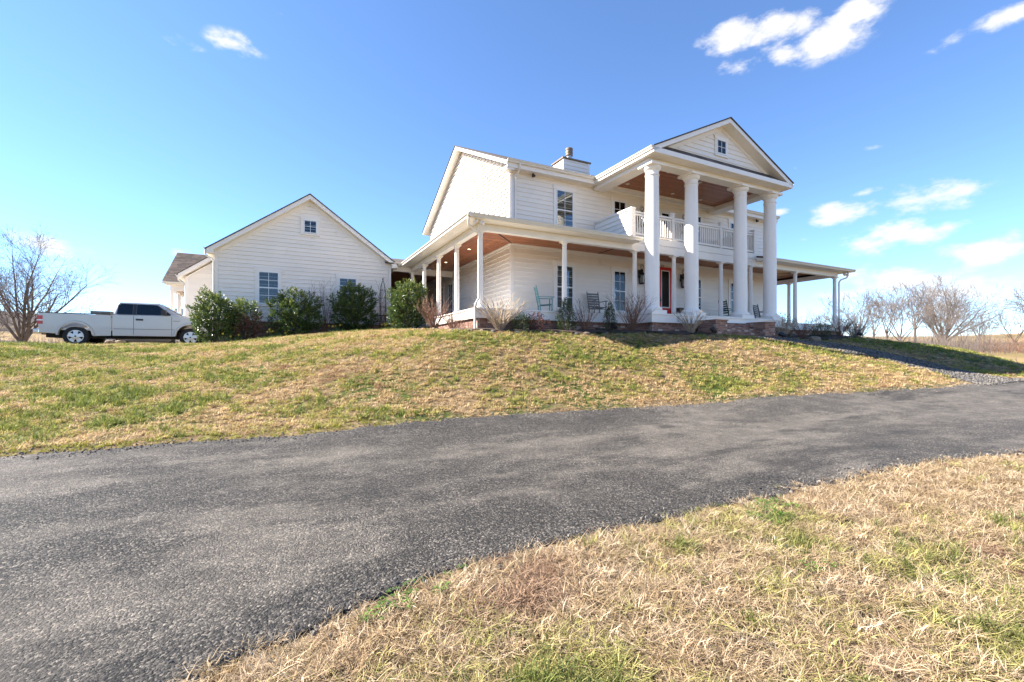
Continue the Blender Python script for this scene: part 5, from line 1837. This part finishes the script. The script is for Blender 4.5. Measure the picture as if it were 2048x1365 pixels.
# bed along the side and front porch
bare_shrub('crape_shrub', 4.75, 15.6, 26, 1.12, .75, .010, M['redtwig'], 'bare reddish-brown twiggy shrub beside the side porch posts', 41, forks=6, buds=('deadleaf', 1, .03, .03))
bare_shrub('low_twiggy_shrub', 5.0, 14.2, 22, .62, .55, .007, M['redtwig'], 'low bare red-stemmed shrub between side porch and corner downspout', 42, forks=5, buds=('redleaf', 1, .03, .028))
bare_shrub('dry_hydrangea', 5.95, 12.65, 52, 1.05, .95, .010, M['palestem'], 'fan of pale dry hydrangea stems at the porch corner', 43, forks=1, bend=.55)
green_shrub(6.75, 12.75, .30, .50, 700, 'small olive-green shrub just right of the porch corner', 44)
green_shrub(7.3, 12.8, .34, .52, 420, 'low red-leaved shrub left of the teal rocking chair', 45, mt='redleaf', lf=.06)
green_shrub(8.45, 12.75, .36, 1.0, 1300, 'upright dark green shrub below the second porch post', 46, taper=.55)
bare_shrub('bare_rose', 9.25, 12.75, 18, 1.05, .5, .006, M['redtwig'], 'thin bare rose bush below the left ground-floor window', 47, forks=4, buds=('deadleaf', 1, .025, .03))
green_shrub(10.2, 12.6, .24, .9, 800, 'narrow green shrub beside the dark foundation vent', 48, taper=.5)
bare_shrub('rose_bush', 10.95, 12.35, 36, 1.25, .85, .007, M['redtwig'], 'large bare rose bush left of the first big column', 49, forks=5, buds=('deadleaf', 1, .025, .026))
bare_shrub('dry_hydrangea', 13.2, 11.75, 34, .85, .62, .009, M['palestem'], 'fan of pale dry stems below the second big column', 50, forks=1, bend=.5)
# bed below the right porch
bare_shrub('dry_hydrangea', 18.9, 12.0, 30, .95, .55, .009, M['palestem'], 'pale dry hydrangea stems right of the brick steps', 51, forks=2, bend=.4)
green_shrub(19.75, 12.55, .40, 1.0, 500, 'loose green and bare shrub behind the dry stems right of the steps', 52, lf=.06)
bare_shrub('bare_rose', 21.0, 12.4, 26, 1.0, .75, .006, M['redtwig'], 'tangled bare shrub in front of the right porch skirt', 53, forks=5, buds=('deadleaf', 1, .025, .024))
green_shrub(22.5, 12.4, .48, .62, 1100, 'spreading dark green shrub under the right porch', 54, lf=.055)
bare_shrub('bare_rose', 24.2, 12.5, 30, 1.05, .85, .006, M['redtwig'], 'bare reddish shrub left of the rightmost porch post', 55, forks=5, buds=('deadleaf', 1, .025, .024))
bare_shrub('bare_rose', 26.7, 12.9, 30, 1.25, .85, .007, M['twig'], 'tall bare shrub just right of the rightmost porch post', 56, forks=5)
bare_shrub('bare_rose', 27.9, 13.6, 24, 1.15, .8, .007, M['twig'], 'thin bare shrub on the lawn past the porch corner', 57, forks=5)
bare_shrub('vine', 4.0, 20.85, 10, 2.0, .20, .007, M['redtwig'], 'leafless vine climbing the black obelisk', 58, forks=6, cat='vine', group='bare vines')
bare_shrub('bare_rose', -.45, 21.2, 14, .75, .32, .006, M['redtwig'], 'small bare brown shrub between the second and third laurels', 59, forks=4, buds=('deadleaf', 2, .05, .04))


# ------------------------------------------------------------------ daffodils
def daffodil(x, y, nfl, label, seed):
    g = np.random.default_rng(seed)
    t = empty('daffodil_clump', (x, y, gz(x, y) + .02), 0, label, 'daffodils', 'daffodil clumps in the garage bed')
    n = 46
    P = np.c_[g.normal(scale=.16, size=n), g.normal(scale=.10, size=n), np.zeros(n)]
    D = np.c_[g.normal(scale=.28, size=(n, 2)), np.ones(n)]
    link('leaf_blades', leaves('leaf_blades', P, D, g.uniform(.18, .30, n), .02, g.random(n), g, fold=.1), M['daffleaf'], t)['kind'] = 'stuff'
    for i in range(nfl):
        px, py, pz = g.normal(scale=.20), g.normal(scale=.10), g.uniform(.20, .34)
        mb = MB()
        fa = g.uniform(-2.6, -.6)
        c = Vector((px, py, pz)); fd = Vector((math.cos(fa), math.sin(fa), .1)).normalized()
        sx_ = fd.cross(Vector((0, 0, 1))).normalized(); sy_ = sx_.cross(fd)
        for k in range(6):
            a = k * math.pi / 3
            o1 = sx_ * math.cos(a) + sy_ * math.sin(a); o2 = sx_ * math.cos(a + .45) + sy_ * math.sin(a + .45); o3 = sx_ * math.cos(a - .45) + sy_ * math.sin(a - .45)
            mb.add([c, c + o2 * .03, c + o1 * .052, c + o3 * .03], [(0, 1, 2, 3)])
        mb.tube([c, c + fd * .035], [.012, .020], 8)
        fl_ = lpart('flower', mb, M['petal'], t)
    return t


daffodil(4.1, 19.9, 13, 'largest clump of yellow daffodils in front of the black bench', 61)
daffodil(4.35, 19.2, 8, 'yellow daffodils at the left foot of the rightmost laurel', 62)
daffodil(-.35, 20.35, 6, 'yellow daffodils left of the broad laurel', 63)
daffodil(2.0, 20.35, 4, 'few yellow daffodils between the two largest garage laurels', 64)
daffodil(-1.9, 20.2, 3, 'sparse yellow daffodils between the two leftmost laurels', 65)


# ------------------------------------------------------------------ bare trees
def grow(seed, H, r0, bole=.2, lens=(.72, .34, .17, .09), kids=(8, 12, 6, 3), ang=(18, 55), up=.25, twig_r=.008, n0=8, droop=0.0):
    """trunk and branches as two tube meshes: long ascending limbs leave a short bole, side branches and twigs leave the limbs"""
    r_ = random.Random(seed)
    tr, br = MB(), MB()

    def limb(p, d, L, rad, lev, bend):
        ns = (4, 6, 4, 3, 2)[lev]
        pts = [p.copy()]; rads = [rad]
        for k in range(ns):
            j = (.04, .075, .13, .18, .2)[lev]
            d = (d + Vector((r_.gauss(0, j), r_.gauss(0, j), r_.gauss(0, j) + bend))).normalized()
            p = p + d * L / ns
            pts.append(p.copy()); rads.append(max(twig_r * .45, rad * (1 - (.78 if lev else .35) * (k + 1) / ns)))
        (tr if lev == 0 else br).tube(pts, rads, (n0, 6, 4, 3, 3)[lev], cap=False)
        if lev >= len(kids):
            return
        for c in range(kids[lev]):
            f = r_.uniform(.55, 1.0) if lev == 0 else (r_.uniform(.18, 1.0) ** .8 if c else 1.0)
            i = min(int(f * ns), ns - 1); q = pts[i].lerp(pts[i + 1], f * ns - i)
            dd = (pts[i + 1] - pts[i]).normalized()
            ax = dd.orthogonal().normalized(); ax.rotate(Matrix.Rotation((c + r_.uniform(-.3, .3)) * 2.4, 3, dd))
            an = R(r_.uniform(*ang)) if lev == 0 else R(r_.uniform(22, 52)) * (1 if c or lev == 0 else .3)
            nd = (dd * math.cos(an) + ax * math.sin(an)).normalized()
            if nd.z < -.05: nd.z *= .2
            ln = H * lens[lev] * r_.uniform(.7, 1.12) * (1 if lev == 0 else (1.15 - .55 * f))
            limb(q, nd, ln, max(rads[i] * (r_.uniform(.42, .6) if lev == 0 else r_.uniform(.32, .5)), twig_r), lev + 1, up * .12 if lev == 0 else (.05 - droop))

    limb(Vector((0, 0, -.3)), Vector((0, 0, 1)), H * bole, r0, 0, 0)
    s = H / max(v[2] for v in br.v)
    for mb_ in (tr, br):
        mb_.v = [(v[0] * s, v[1] * s, v[2] * s) for v in mb_.v]
    return tr, br


def fast_mesh(mb, name):
    me = bpy.data.meshes.new(name)
    me.from_pydata(mb.v, [], mb.f)
    me.polygons.foreach_set('use_smooth', [True] * len(me.polygons))
    return me


def tree(name, x, y, tb, mats, label, rot=0.0, sc=1.0, group=None, z=None, cat='tree'):
    zz = gz(x, y) if z is None else z
    t = empty(name, (x, y, zz), rot, label, cat, group)
    t.scale = (sc, sc, sc) if isinstance(sc, (int, float)) else sc
    link('trunk', tb[0], mats[0], t); link('crown', tb[1], mats[1], t)
    return t


def T_(seed, **k):
    a, b_ = grow(seed, **k)
    return fast_mesh(a, 'trunk'), fast_mesh(b_, 'crown')


def wpos(bear, d):
    """place by compass bearing off the driveway view (deg) and distance"""
    a = R(26.757 + bear)
    return math.sin(a) * d, math.cos(a) * d


# big tree left of the pickup, and its neighbour at the edge of the view
tA = T_(101, H=11.6, r0=.42, bole=.20, kids=(11, 13, 7, 3), ang=(14, 62), up=.5, twig_r=.012)
x, y = wpos(-47.2, 58)
tree('bare_tree', x, y, tA, (M['bark'], M['twig']), 'large spreading bare tree left of the pickup', z=-.3)
tB = T_(109, H=9.0, r0=.30, kids=(9, 11, 5, 3), ang=(20, 65), up=.4, twig_r=.012)
x, y = wpos(-49.7, 54)
tree('bare_tree', x, y, tB, (M['bark'], M['twig']), 'bare tree cut by the left edge of the photo', z=-.5, sc=.72)
tC = T_(117, H=6.0, r0=.09, bole=.42, lens=(.42, .2, .1), kids=(6, 6, 3), ang=(14, 40), up=.5, twig_r=.012)
for i, (be, d, sc, lb) in enumerate(((-43.4, 48, .80, 'thin bare sapling showing above the truck bed'), (-40.3, 50, .84, 'thin bare sapling showing just left of the truck toolbox'),
                                     (-38.0, 52, .86, 'thin bare sapling rising behind the truck cab'), (-36.6, 52, .76, 'small bare sapling rising above the truck windscreen'))):
    x, y = wpos(be, d)
    tree('bare_sapling', x, y, tC, (M['twig'], M['twig']), lb, rot=i * 1.7, sc=sc, group='saplings behind the pickup')
# small ornamental tree against the garage wall
tD = T_(123, H=2.5, r0=.036, bole=.22, lens=(.66, .34, .16), kids=(10, 7, 4), ang=(10, 38), up=.7, twig_r=.0035, n0=6)
tree('ornamental_tree', 1.55, 20.95, tD, (M['bark'], M['redtwig']), 'small leafless ornamental tree against the white garage wall')

# wood beyond the right lawn
tE = T_(131, H=13.0, r0=.40, bole=.16, kids=(15, 11, 6, 3), ang=(10, 60), up=.55, twig_r=.020)
x, y = wpos(43.75, 122)
tree('bare_tree', x, y, tE, (M['bark'], M['twig']), 'big round-crowned bare tree above the right treeline', z=gz(x, y) - .5, sc=(1.12, 1.12, 1.12))
kinds = [T_(141, H=9, r0=.16, bole=.45, lens=(.42, .22, .12, .07), kids=(7, 7, 4, 3), ang=(14, 40), up=.5, twig_r=.018),
         T_(147, H=8, r0=.14, bole=.36, lens=(.5, .25, .13, .07), kids=(6, 7, 4, 3), ang=(16, 46), up=.4, twig_r=.018),
         T_(153, H=8.5, r0=.18, bole=.3, lens=(.6, .3, .15, .08), kids=(7, 8, 4, 3), ang=(16, 52), up=.4, twig_r=.020)]
spots = [(34.6, 104, .62, 0, 0), (36.2, 96, .70, 1, 0), (37.4, 108, .92, 2, 0), (38.6, 92, .66, 0, 1), (39.6, 104, .98, 1, 0), (40.7, 96, .74, 2, 1), (41.7, 110, .95, 0, 0), (42.7, 92, .70, 1, 1),
         (43.4, 104, .88, 2, 0), (45.9, 98, .62, 0, 0), (46.6, 108, .60, 1, 0), (48.0, 98, .66, 2, 0), (49.2, 92, .84, 0, 0), (50.6, 84, .95, 2, 0), (36.9, 88, .5, 2, 0), (44.9, 90, .6, 1, 1)]
side = ['left', 'middle', 'right']
ORD = ['first', 'second', 'third', 'fourth', 'fifth', 'sixth', 'seventh', 'eighth', 'ninth', 'tenth', 'eleventh', 'twelfth', 'thirteenth', 'fourteenth', 'fifteenth', 'sixteenth']
spots.sort()
for i, (be, d, sc, k, syc) in enumerate(spots):
    x, y = wpos(be, d)
    lb = ORD[i] + ' from the left of the ' + ('bare trees, pale-barked, in the wood beyond the lawn' if syc else 'slender bare trees in the wood beyond the lawn') if be < 47.5 else ('bare tree on the golden slope at right, ' + ('nearest the wood', 'between the other two', 'at the very edge of the photo')[min(2, max(0, i - 13))])
    tree('bare_tree', x, y, kinds[k], (M['sycamore'] if syc else M['bark'], M['twig']), lb, rot=i * 2.4, sc=sc * (1.55 if be < 42 else 1.25), group='bare trees in the right wood', z=gz(x, y) - .4)
# the mass of brush under the trees, and woods farther off: too fine to count
def thicket(name, label, pts, hgt, nst, mt, seed, wid=.02):
    g = np.random.default_rng(seed)
    n = len(pts) * nst
    c = np.repeat(np.array(pts), nst, 0)
    P = c + np.c_[g.normal(scale=1.6, size=(n, 2)), np.zeros(n)]
    P[:, 2] = height(P[:, 0], P[:, 1]) - .2
    h = hgt * g.uniform(.35, 1.1, n)
    D = norm(np.c_[g.normal(scale=.28, size=(n, 2)), np.ones(n)])
    Q = P + D * h[:, None]
    Mi = (P + Q) / 2 + g.normal(scale=.12, size=(n, 3))
    sd = norm(np.cross(D, g.normal(size=(n, 3)))) * wid
    sd2 = norm(np.cross(D, sd)) * wid
    V = np.stack([P + sd, P - sd * .5 + sd2 * .86, P - sd * .5 - sd2 * .86, Mi + sd * .7, Mi - sd * .35 + sd2 * .6, Mi - sd * .35 - sd2 * .6, Q], 1).reshape(-1, 3)
    b = np.arange(n)[:, None] * 7
    tri = [(0, 1, 4), (0, 4, 3), (1, 2, 5), (1, 5, 4), (2, 0, 3), (2, 3, 5), (3, 4, 6), (4, 5, 6), (5, 3, 6)]
    F = np.concatenate([b + np.array([q]) for q in tri], 1).reshape(-1, 3)
    # side twigs
    m2 = n * 3
    f = g.uniform(.3, 1, m2)[:, None]
    P2 = np.repeat(P, 3, 0) * (1 - f) + np.repeat(Q, 3, 0) * f
    D2 = norm(np.repeat(D, 3, 0) * .8 + g.normal(scale=.6, size=(m2, 3)))
    Q2 = P2 + D2 * (np.repeat(h, 3) * g.uniform(.12, .32, m2))[:, None]
    s2 = norm(np.cross(D2, g.normal(size=(m2, 3)))) * wid * .55
    V2 = np.stack([P2 + s2, P2 - s2, Q2], 1).reshape(-1, 3)
    F2 = np.arange(m2 * 3).reshape(-1, 3) + len(V)
    me = np_mesh(name, np.concatenate([V, V2]), np.concatenate([F, F2]))
    o = link(name, me, mt)
    return tag(o, label, 'brush', kind='stuff')


pts = []
for be in np.arange(33.5, 47.3, .33):
    for d in (84, 92, 101):
        x, y = wpos(be + random.uniform(-.2, .2), d + random.uniform(-4, 4)); pts.append((x, y, 0))
thicket('brush', 'grey-brown leafless brush under the trees beyond the right lawn', pts, 3.4, 20, M['twig'], 71, .02)
pts = []
for be in np.arange(46.5, 55, .4):
    for d in (88, 97):
        x, y = wpos(be + random.uniform(-.2, .2), d + random.uniform(-4, 4)); pts.append((x, y, 0))
thicket('brush', 'low brown brush along the golden field at the right edge', pts, 2.4, 22, M['redtwig'], 72, .022)
pts = []
for be in np.arange(-56, -30, .55):
    for d in (70, 118):
        x, y = wpos(be + random.uniform(-.2, .2), d + random.uniform(-6, 6)); pts.append((x, y, 0))
thicket('brush', 'dark leafless brush in the valley behind the pickup', pts, 3.0, 20, M['twig'], 73, .025)
x, y = wpos(41.2, 74)
t = empty('cedar_bush', (x, y, gz(x, y) - .2), 0, 'dark green cedar bush in front of the right wood', 'bush')
g = np.random.default_rng(5)
n = 2600
th = g.uniform(0, 6.283, n); zz = g.random(n) ** .8
r = 1.15 * (1.02 - zz) ** .7 * np.sqrt(g.uniform(.1, 1, n)) * (1 + .25 * np.sin(4 * th))
P = np.stack([r * np.cos(th), r * np.sin(th), zz * 2.3], -1)
link('foliage', leaves('foliage', P, np.stack([np.cos(th), np.sin(th), .9 + 0 * th], -1) + g.normal(scale=.3, size=(n, 3)), .22, .07, g.random(n) * .5, g), M['evergreen'], t)
lpart('stem', MB().tube([(0, 0, -.2), (0, 0, 1.6)], [.08, .03], 6), M['bark'], t)
for i, (be, d, l_, zr) in enumerate(((40.0, 76, 4.6, .2), (47.0, 62, 5.2, .5))):
    x, y = wpos(be, d)
    t = empty('fallen_branch', (x, y, gz(x, y)), R(25 + i * 40), ('pale fallen branch lying in front of the right wood' if i == 0 else 'bare fallen tree top lying on the tan field at right'), 'branch')
    mb = MB().tube([(-l_ / 2, 0, .3), (-l_ * .1, .2, .7 + zr), (l_ * .3, 0, .5), (l_ / 2, -.2, .15)], [.07, .06, .045, .02], 6)
    for k in range(9):
        x0 = random.uniform(-l_ * .4, l_ * .4); mb.tube([(x0, .05, .5), (x0 + random.uniform(-.6, .6), random.uniform(-.6, .6), 1.1 + random.uniform(0, .8))], [.03, .01], 4)
    lpart('limb', mb, M['sycamore'] if i == 0 else M['bark'], t, angle=60)

# ------------------------------------------------------------------ grass, clover, loose stones: nobody could count them
def blade_mat(name, gain=1.0, trans=.3):
    m = bpy.data.materials.new(name); m.use_nodes = True
    t = m.node_tree; b = t.nodes['Principled BSDF']
    at = t.nodes.new('ShaderNodeAttribute'); at.attribute_type = 'INSTANCER'; at.attribute_name = 'gcol'
    ti = t.nodes.new('ShaderNodeAttribute'); ti.attribute_name = 'tint'
    mp = t.nodes.new('ShaderNodeMapRange'); mp.inputs['To Min'].default_value = .62 * gain; mp.inputs['To Max'].default_value = 1.34 * gain
    t.links.new(ti.outputs['Fac'], mp.inputs['Value'])
    vm = t.nodes.new('ShaderNodeVectorMath'); vm.operation = 'SCALE'
    t.links.new(at.outputs['Color'], vm.inputs[0]); t.links.new(mp.outputs[0], vm.inputs['Scale'])
    t.links.new(vm.outputs[0], b.inputs['Base Color'])
    b.inputs['Roughness'].default_value = .7; b.inputs['Specular IOR Level'].default_value = .25
    tr = t.nodes.new('ShaderNodeBsdfTranslucent'); t.links.new(vm.outputs[0], tr.inputs[0])
    mx = t.nodes.new('ShaderNodeMixShader'); mx.inputs[0].default_value = trans
    t.links.new(b.outputs[0], mx.inputs[1]); t.links.new(tr.outputs[0], mx.inputs[2]); t.links.new(mx.outputs[0], t.nodes['Material Output'].inputs[0])
    return m


M['blade'] = blade_mat('grass_blade')


def tuft(seed, n, L, W, tilt, rad, curl):
    g = np.random.default_rng(seed)
    a = g.uniform(0, 2 * np.pi, n); r = rad * np.sqrt(g.random(n))
    P = np.c_[r * np.cos(a), r * np.sin(a), np.full(n, -.005)]
    h = g.uniform(0, 2 * np.pi, n); tl = np.radians(g.uniform(*tilt, n))
    D0 = np.c_[np.sin(tl) * np.cos(h), np.sin(tl) * np.sin(h), np.cos(tl)]
    tl2 = tl + np.radians(g.uniform(*curl, n)); h2 = h + g.normal(scale=.4, size=n)
    D1 = np.c_[np.sin(tl2) * np.cos(h2), np.sin(tl2) * np.sin(h2), np.cos(tl2)]
    ln = g.uniform(*L, n)[:, None]
    mid = P + D0 * ln * .5; tip = mid + D1 * ln * .55
    tip[:, 2] = np.maximum(tip[:, 2], .004)
    sd = np.c_[-np.sin(h), np.cos(h), g.normal(scale=.3, size=n)] * W * .5
    V = np.stack([P - sd, P + sd, mid + sd * .85, mid - sd * .85, tip], 1).reshape(-1, 3)
    b = np.arange(n)[:, None] * 5
    F = np.concatenate([b + np.array([[0, 1, 2]]), b + np.array([[0, 2, 3]]), b + np.array([[3, 2, 4]])], 1).reshape(-1, 3)
    return np_mesh('tuft', V, F, np.repeat(g.random(n), 3))


def clover(seed, n, rad):
    g = np.random.default_rng(seed)
    V, F, T = [], [], []
    for i in range(n):
        a, r = g.uniform(0, 6.283), rad * math.sqrt(g.random()); z = g.uniform(.012, .035)
        c = np.array([r * math.cos(a), r * math.sin(a), z]); s = g.uniform(.008, .014)
        for k in range(3):
            t0 = a + k * 2.094
            b = len(V)
            V += [c, c + np.array([math.cos(t0 - .5) * s, math.sin(t0 - .5) * s, .003]), c + np.array([math.cos(t0) * s * 1.35, math.sin(t0) * s * 1.35, .004]), c + np.array([math.cos(t0 + .5) * s, math.sin(t0 + .5) * s, .003])]
            F += [(b, b + 1, b + 2), (b, b + 2, b + 3)]; T += [g.random()] * 2
    return np_mesh('clover', np.array(V), np.array(F), np.array(T))


def source(name, meshes, mt):
    c = bpy.data.collections.new(name)
    for i, me in enumerate(meshes):
        if not me.materials: me.materials.append(mt)
        o = bpy.data.objects.new('%s_%02d' % (name, i), me)
        c.objects.link(o)
    return c


def scatter(name, label, cat, P, rot, scl, pick, colr, coll):
    me = bpy.data.meshes.new(name)
    me.vertices.add(len(P)); me.vertices.foreach_set('co', np.ascontiguousarray(P, np.float32).ravel())
    for nm, ty, arr in (('rot', 'FLOAT_VECTOR', rot), ('scl', 'FLOAT', scl), ('pick', 'INT', pick), ('gcol', 'FLOAT_VECTOR', colr)):
        if arr is None: continue
        at = me.attributes.new(nm, ty, 'POINT')
        at.data.foreach_set('vector' if ty == 'FLOAT_VECTOR' else 'value', np.ascontiguousarray(arr, np.int32 if ty == 'INT' else np.float32).ravel())
    o = link(name, me, None)
    ng = bpy.data.node_groups.new('scatter_' + name, 'GeometryNodeTree')
    ng.interface.new_socket('Geometry', in_out='INPUT', socket_type='NodeSocketGeometry')
    ng.interface.new_socket('Geometry', in_out='OUTPUT', socket_type='NodeSocketGeometry')
    gi = ng.nodes.new('NodeGroupInput'); go = ng.nodes.new('NodeGroupOutput')
    ci = ng.nodes.new('GeometryNodeCollectionInfo'); ci.inputs['Collection'].default_value = coll
    ci.inputs['Separate Children'].default_value = True; ci.inputs['Reset Children'].default_value = True
    ip = ng.nodes.new('GeometryNodeInstanceOnPoints'); ip.inputs['Pick Instance'].default_value = True

    def na(nm, ty):
        n = ng.nodes.new('GeometryNodeInputNamedAttribute'); n.data_type = ty; n.inputs['Name'].default_value = nm
        return n.outputs['Attribute']
    ng.links.new(gi.outputs[0], ip.inputs['Points']); ng.links.new(ci.outputs[0], ip.inputs['Instance'])
    ng.links.new(na('pick', 'INT'), ip.inputs['Instance Index'])
    er = ng.nodes.new('FunctionNodeEulerToRotation'); ng.links.new(na('rot', 'FLOAT_VECTOR'), er.inputs[0]); ng.links.new(er.outputs[0], ip.inputs['Rotation'])
    ng.links.new(na('scl', 'FLOAT'), ip.inputs['Scale'])
    ng.links.new(ip.outputs[0], go.inputs[0])
    md = o.modifiers.new('scatter', 'NODES'); md.node_group = ng
    return tag(o, label, cat, kind='stuff')


near_src = source('near_tuft', [tuft(1, 40, (.03, .15), .0038, (50, 92), .07, (-10, 40)), tuft(2, 30, (.04, .10), .0042, (35, 85), .05, (5, 60)), tuft(3, 40, (.05, .19), .0036, (60, 92), .08, (-15, 30)), tuft(4, 26, (.05, .11), .0045, (25, 75), .04, (10, 60)),
                                tuft(5, 24, (.07, .15), .0042, (5, 45), .03, (10, 50)), tuft(6, 20, (.06, .13), .0044, (8, 50), .035, (5, 60)), clover(7, 16, .06)], M['blade'])
far_src = source('lawn_tuft', [tuft(11, 22, (.04, .10), .0085, (35, 85), .075, (0, 50)), tuft(12, 22, (.04, .09), .0085, (30, 80), .075, (5, 60)), tuft(13, 20, (.05, .11), .009, (25, 75), .07, (5, 50)),
                               tuft(14, 18, (.05, .12), .0085, (5, 45), .05, (10, 50)), tuft(15, 18, (.05, .10), .0085, (8, 50), .06, (5, 55))], M['blade'])

STRAW = np.array([(.37, .27, .165), (.43, .33, .215), (.31, .22, .13), (.48, .38, .26), (.35, .265, .145)])
BROWN = np.array([(.28, .185, .12), (.33, .225, .15), (.25, .165, .105)])
GREEN = np.array([(.135, .175, .040), (.18, .215, .048), (.105, .14, .036), (.23, .24, .07)])
OLIVE = np.array([(.31, .285, .10), (.36, .315, .12), (.28, .265, .09)])


def view_ok(x, y, m=57, far=34):
    b = np.degrees(np.arctan2(x, y)) - 26.757
    d = np.hypot(x, y)
    return (np.abs(b) < m) & (d < far) & (d > 1.35)


g = np.random.default_rng(77)
HOUSE_POLY = [(4.6, 22), (5.4, 13.2), (11.8, 13.2), (11.8, 12.25), (14.05, 12.2), (14.05, 11.35), (17.6, 11.35), (17.6, 12.2), (19.4, 12.25), (19.4, 13.2), (25.95, 13.2), (25.95, 30), (4.6, 30)]


def colours(x, y, greenness):
    n = len(x)
    q = greenness + g.normal(scale=.10, size=n)
    c = STRAW[g.integers(0, len(STRAW), n)].copy()
    br = wave(x, y, .8, 7.7) + .5 * wave(x, y, .3, 2.2) > .62
    c[br] = BROWN[g.integers(0, 3, br.sum())]
    ol = q > .42
    c[ol] = OLIVE[g.integers(0, 3, ol.sum())]
    gr = q > .58
    c[gr] = GREEN[g.integers(0, 4, gr.sum())]
    return c * g.uniform(.8, 1.15, (n, 1)), gr, ol


# verge in the foreground
N = 120000
X = g.uniform(-4, 20, N); Y = g.uniform(-8, 3.2, N)
d = np.hypot(X, Y)
keepp = view_ok(X, Y, 60, 22) & (Y < rnear(X) + .06 * g.normal(size=N)) & (g.random(N) < np.clip(1.5 - d / 7.5, .30, 1))
X, Y = X[keepp], Y[keepp]
gn = .34 + .30 * wave(X, Y, .62, 3.3) + .18 * wave(X, Y, .22, 8.1) + .10 * sstep(.5, 1.5, rnear(X) - Y) * sstep(6, 2, X) - .18 * sstep(3, 7, X) - .16 * sstep(.5, .05, rnear(X) - Y)
C_, gr, ol = colours(X, Y, gn)
C_ = C_ * np.where(gr, .85, 1.16)[:, None] * np.array([1.02, 1.0, .98])
pick = np.where(gr, g.integers(4, 6, len(X)), g.integers(0, 4, len(X)))
cl = (wave(X, Y, .5, 5.5) > .45) & (rnear(X) - Y < 1.1) & (g.random(len(X)) < .5) & (X < 5)
pick[cl] = 6
C_[cl] = np.array([.10, .19, .03]) * g.uniform(.7, 1.3, (cl.sum(), 1))
Z = height(X, Y) + .008
scatter('verge_grass', 'dry straw-coloured grass with green tufts in the right foreground', 'grass', np.c_[X, Y, Z], np.c_[g.normal(scale=.12, size=(len(X), 2)), g.uniform(0, 6.283, len(X))],
        g.uniform(.7, 1.2, len(X)) * np.where(rnear(X) - Y < .12, .65, 1), pick, C_, near_src)

# hillside lawn
N = 170000
X = g.uniform(-24, 36, N); Y = g.uniform(5, 27, N)
d = np.hypot(X, Y)
edge_d = Y - rfar(X)
keepp = view_ok(X, Y, 56, 33) & (edge_d > -.03 + .05 * g.normal(size=N)) & ~in_poly(X, Y, WALK_POLY) & ~in_poly(X, Y, BED_A) & ~in_poly(X, Y, BED_B) & ~in_poly(X, Y, HOUSE_POLY)
keepp &= ~((X > -2.6) & (X < 4.7) & (Y > 21.5)) & ~((X < -2.5) & (Y > 23.3)) & (g.random(N) < np.clip(1.55 - d / 22, .35, 1))
bare = wave(X, Y, 1.1, 9.4) + .5 * wave(X, Y, .35, 6.6)
keepp &= (bare < .95) | (g.random(N) < .3)
X, Y, edge_d = X[keepp], Y[keepp], edge_d[keepp]
gn = .41 + .15 * wave(X, Y, 1.5, 1.9) + .22 * wave(X, Y, .42, 4.4) + .13 * sstep(3, -8, X) + .10 * sstep(20, 26, X) - .22 * sstep(.5, .1, edge_d) * sstep(-1, 3, X)
C_, gr, ol = colours(X, Y, gn)
C_ = C_ * np.array([1.38, 1.30, 1.10])
moss = (edge_d < .35) & (X < 1.5) & (g.random(len(X)) < .8)
C_[moss] = np.array([.26, .25, .035]) * g.uniform(.7, 1.3, (moss.sum(), 1))
pick = np.where(gr, g.integers(3, 5, len(X)), g.integers(0, 3, len(X)))
scatter('lawn_grass', 'patchy tan and green winter grass covering the hillside lawn', 'grass', np.c_[X, Y, height(X, Y) + .004], np.c_[g.normal(scale=.15, size=(len(X), 2)), g.uniform(0, 6.283, len(X))],
        g.uniform(.75, 1.35, len(X)) * np.where(edge_d < .25, .55, 1) * np.where(gr, 1.15, 1), pick, C_, far_src)

# loose stones along the driveway edges and chips on the gravel path
pebbles = [rock_mesh(200 + i, .013, .011, .007) for i in range(5)]
for i, p_ in enumerate(pebbles):
    p_.name = 'pebble'
    p_.materials.append(mat('pebble_%d' % i, ((.07, .065, .06), (.11, .10, .09), (.15, .13, .11), (.045, .042, .04), (.20, .175, .145))[i], .9))
peb_src = source('pebble', pebbles, None)
N = 5000
X = g.uniform(-10, 24, N)
far_side = g.random(N) < .6
Y = np.where(far_side, rfar(X) + g.normal(scale=.16, size=N) - .05, rnear(X) + g.normal(scale=.09, size=N) + .03)
X2 = g.uniform(15.9, 23.2, 14000); Y2 = g.uniform(5.9, 12.2, 14000)
wk = in_poly(X2, Y2, WALK_POLY)
X = np.r_[X, X2[wk]]; Y = np.r_[Y, Y2[wk]]
ok = view_ok(X, Y, 58, 26)
X, Y = X[ok], Y[ok]
onw = in_poly(X, Y, WALK_POLY)
scatter('loose_gravel', 'loose grey stones along the driveway edge and on the path', 'gravel', np.c_[X, Y, height(X, Y) + np.where(onw, .03, .014)], g.uniform(0, 6.28, (len(X), 3)),
        g.uniform(.5, 1.5, len(X)) * np.where(onw, 2.0, 1), g.integers(0, 5, len(X)), None, peb_src)
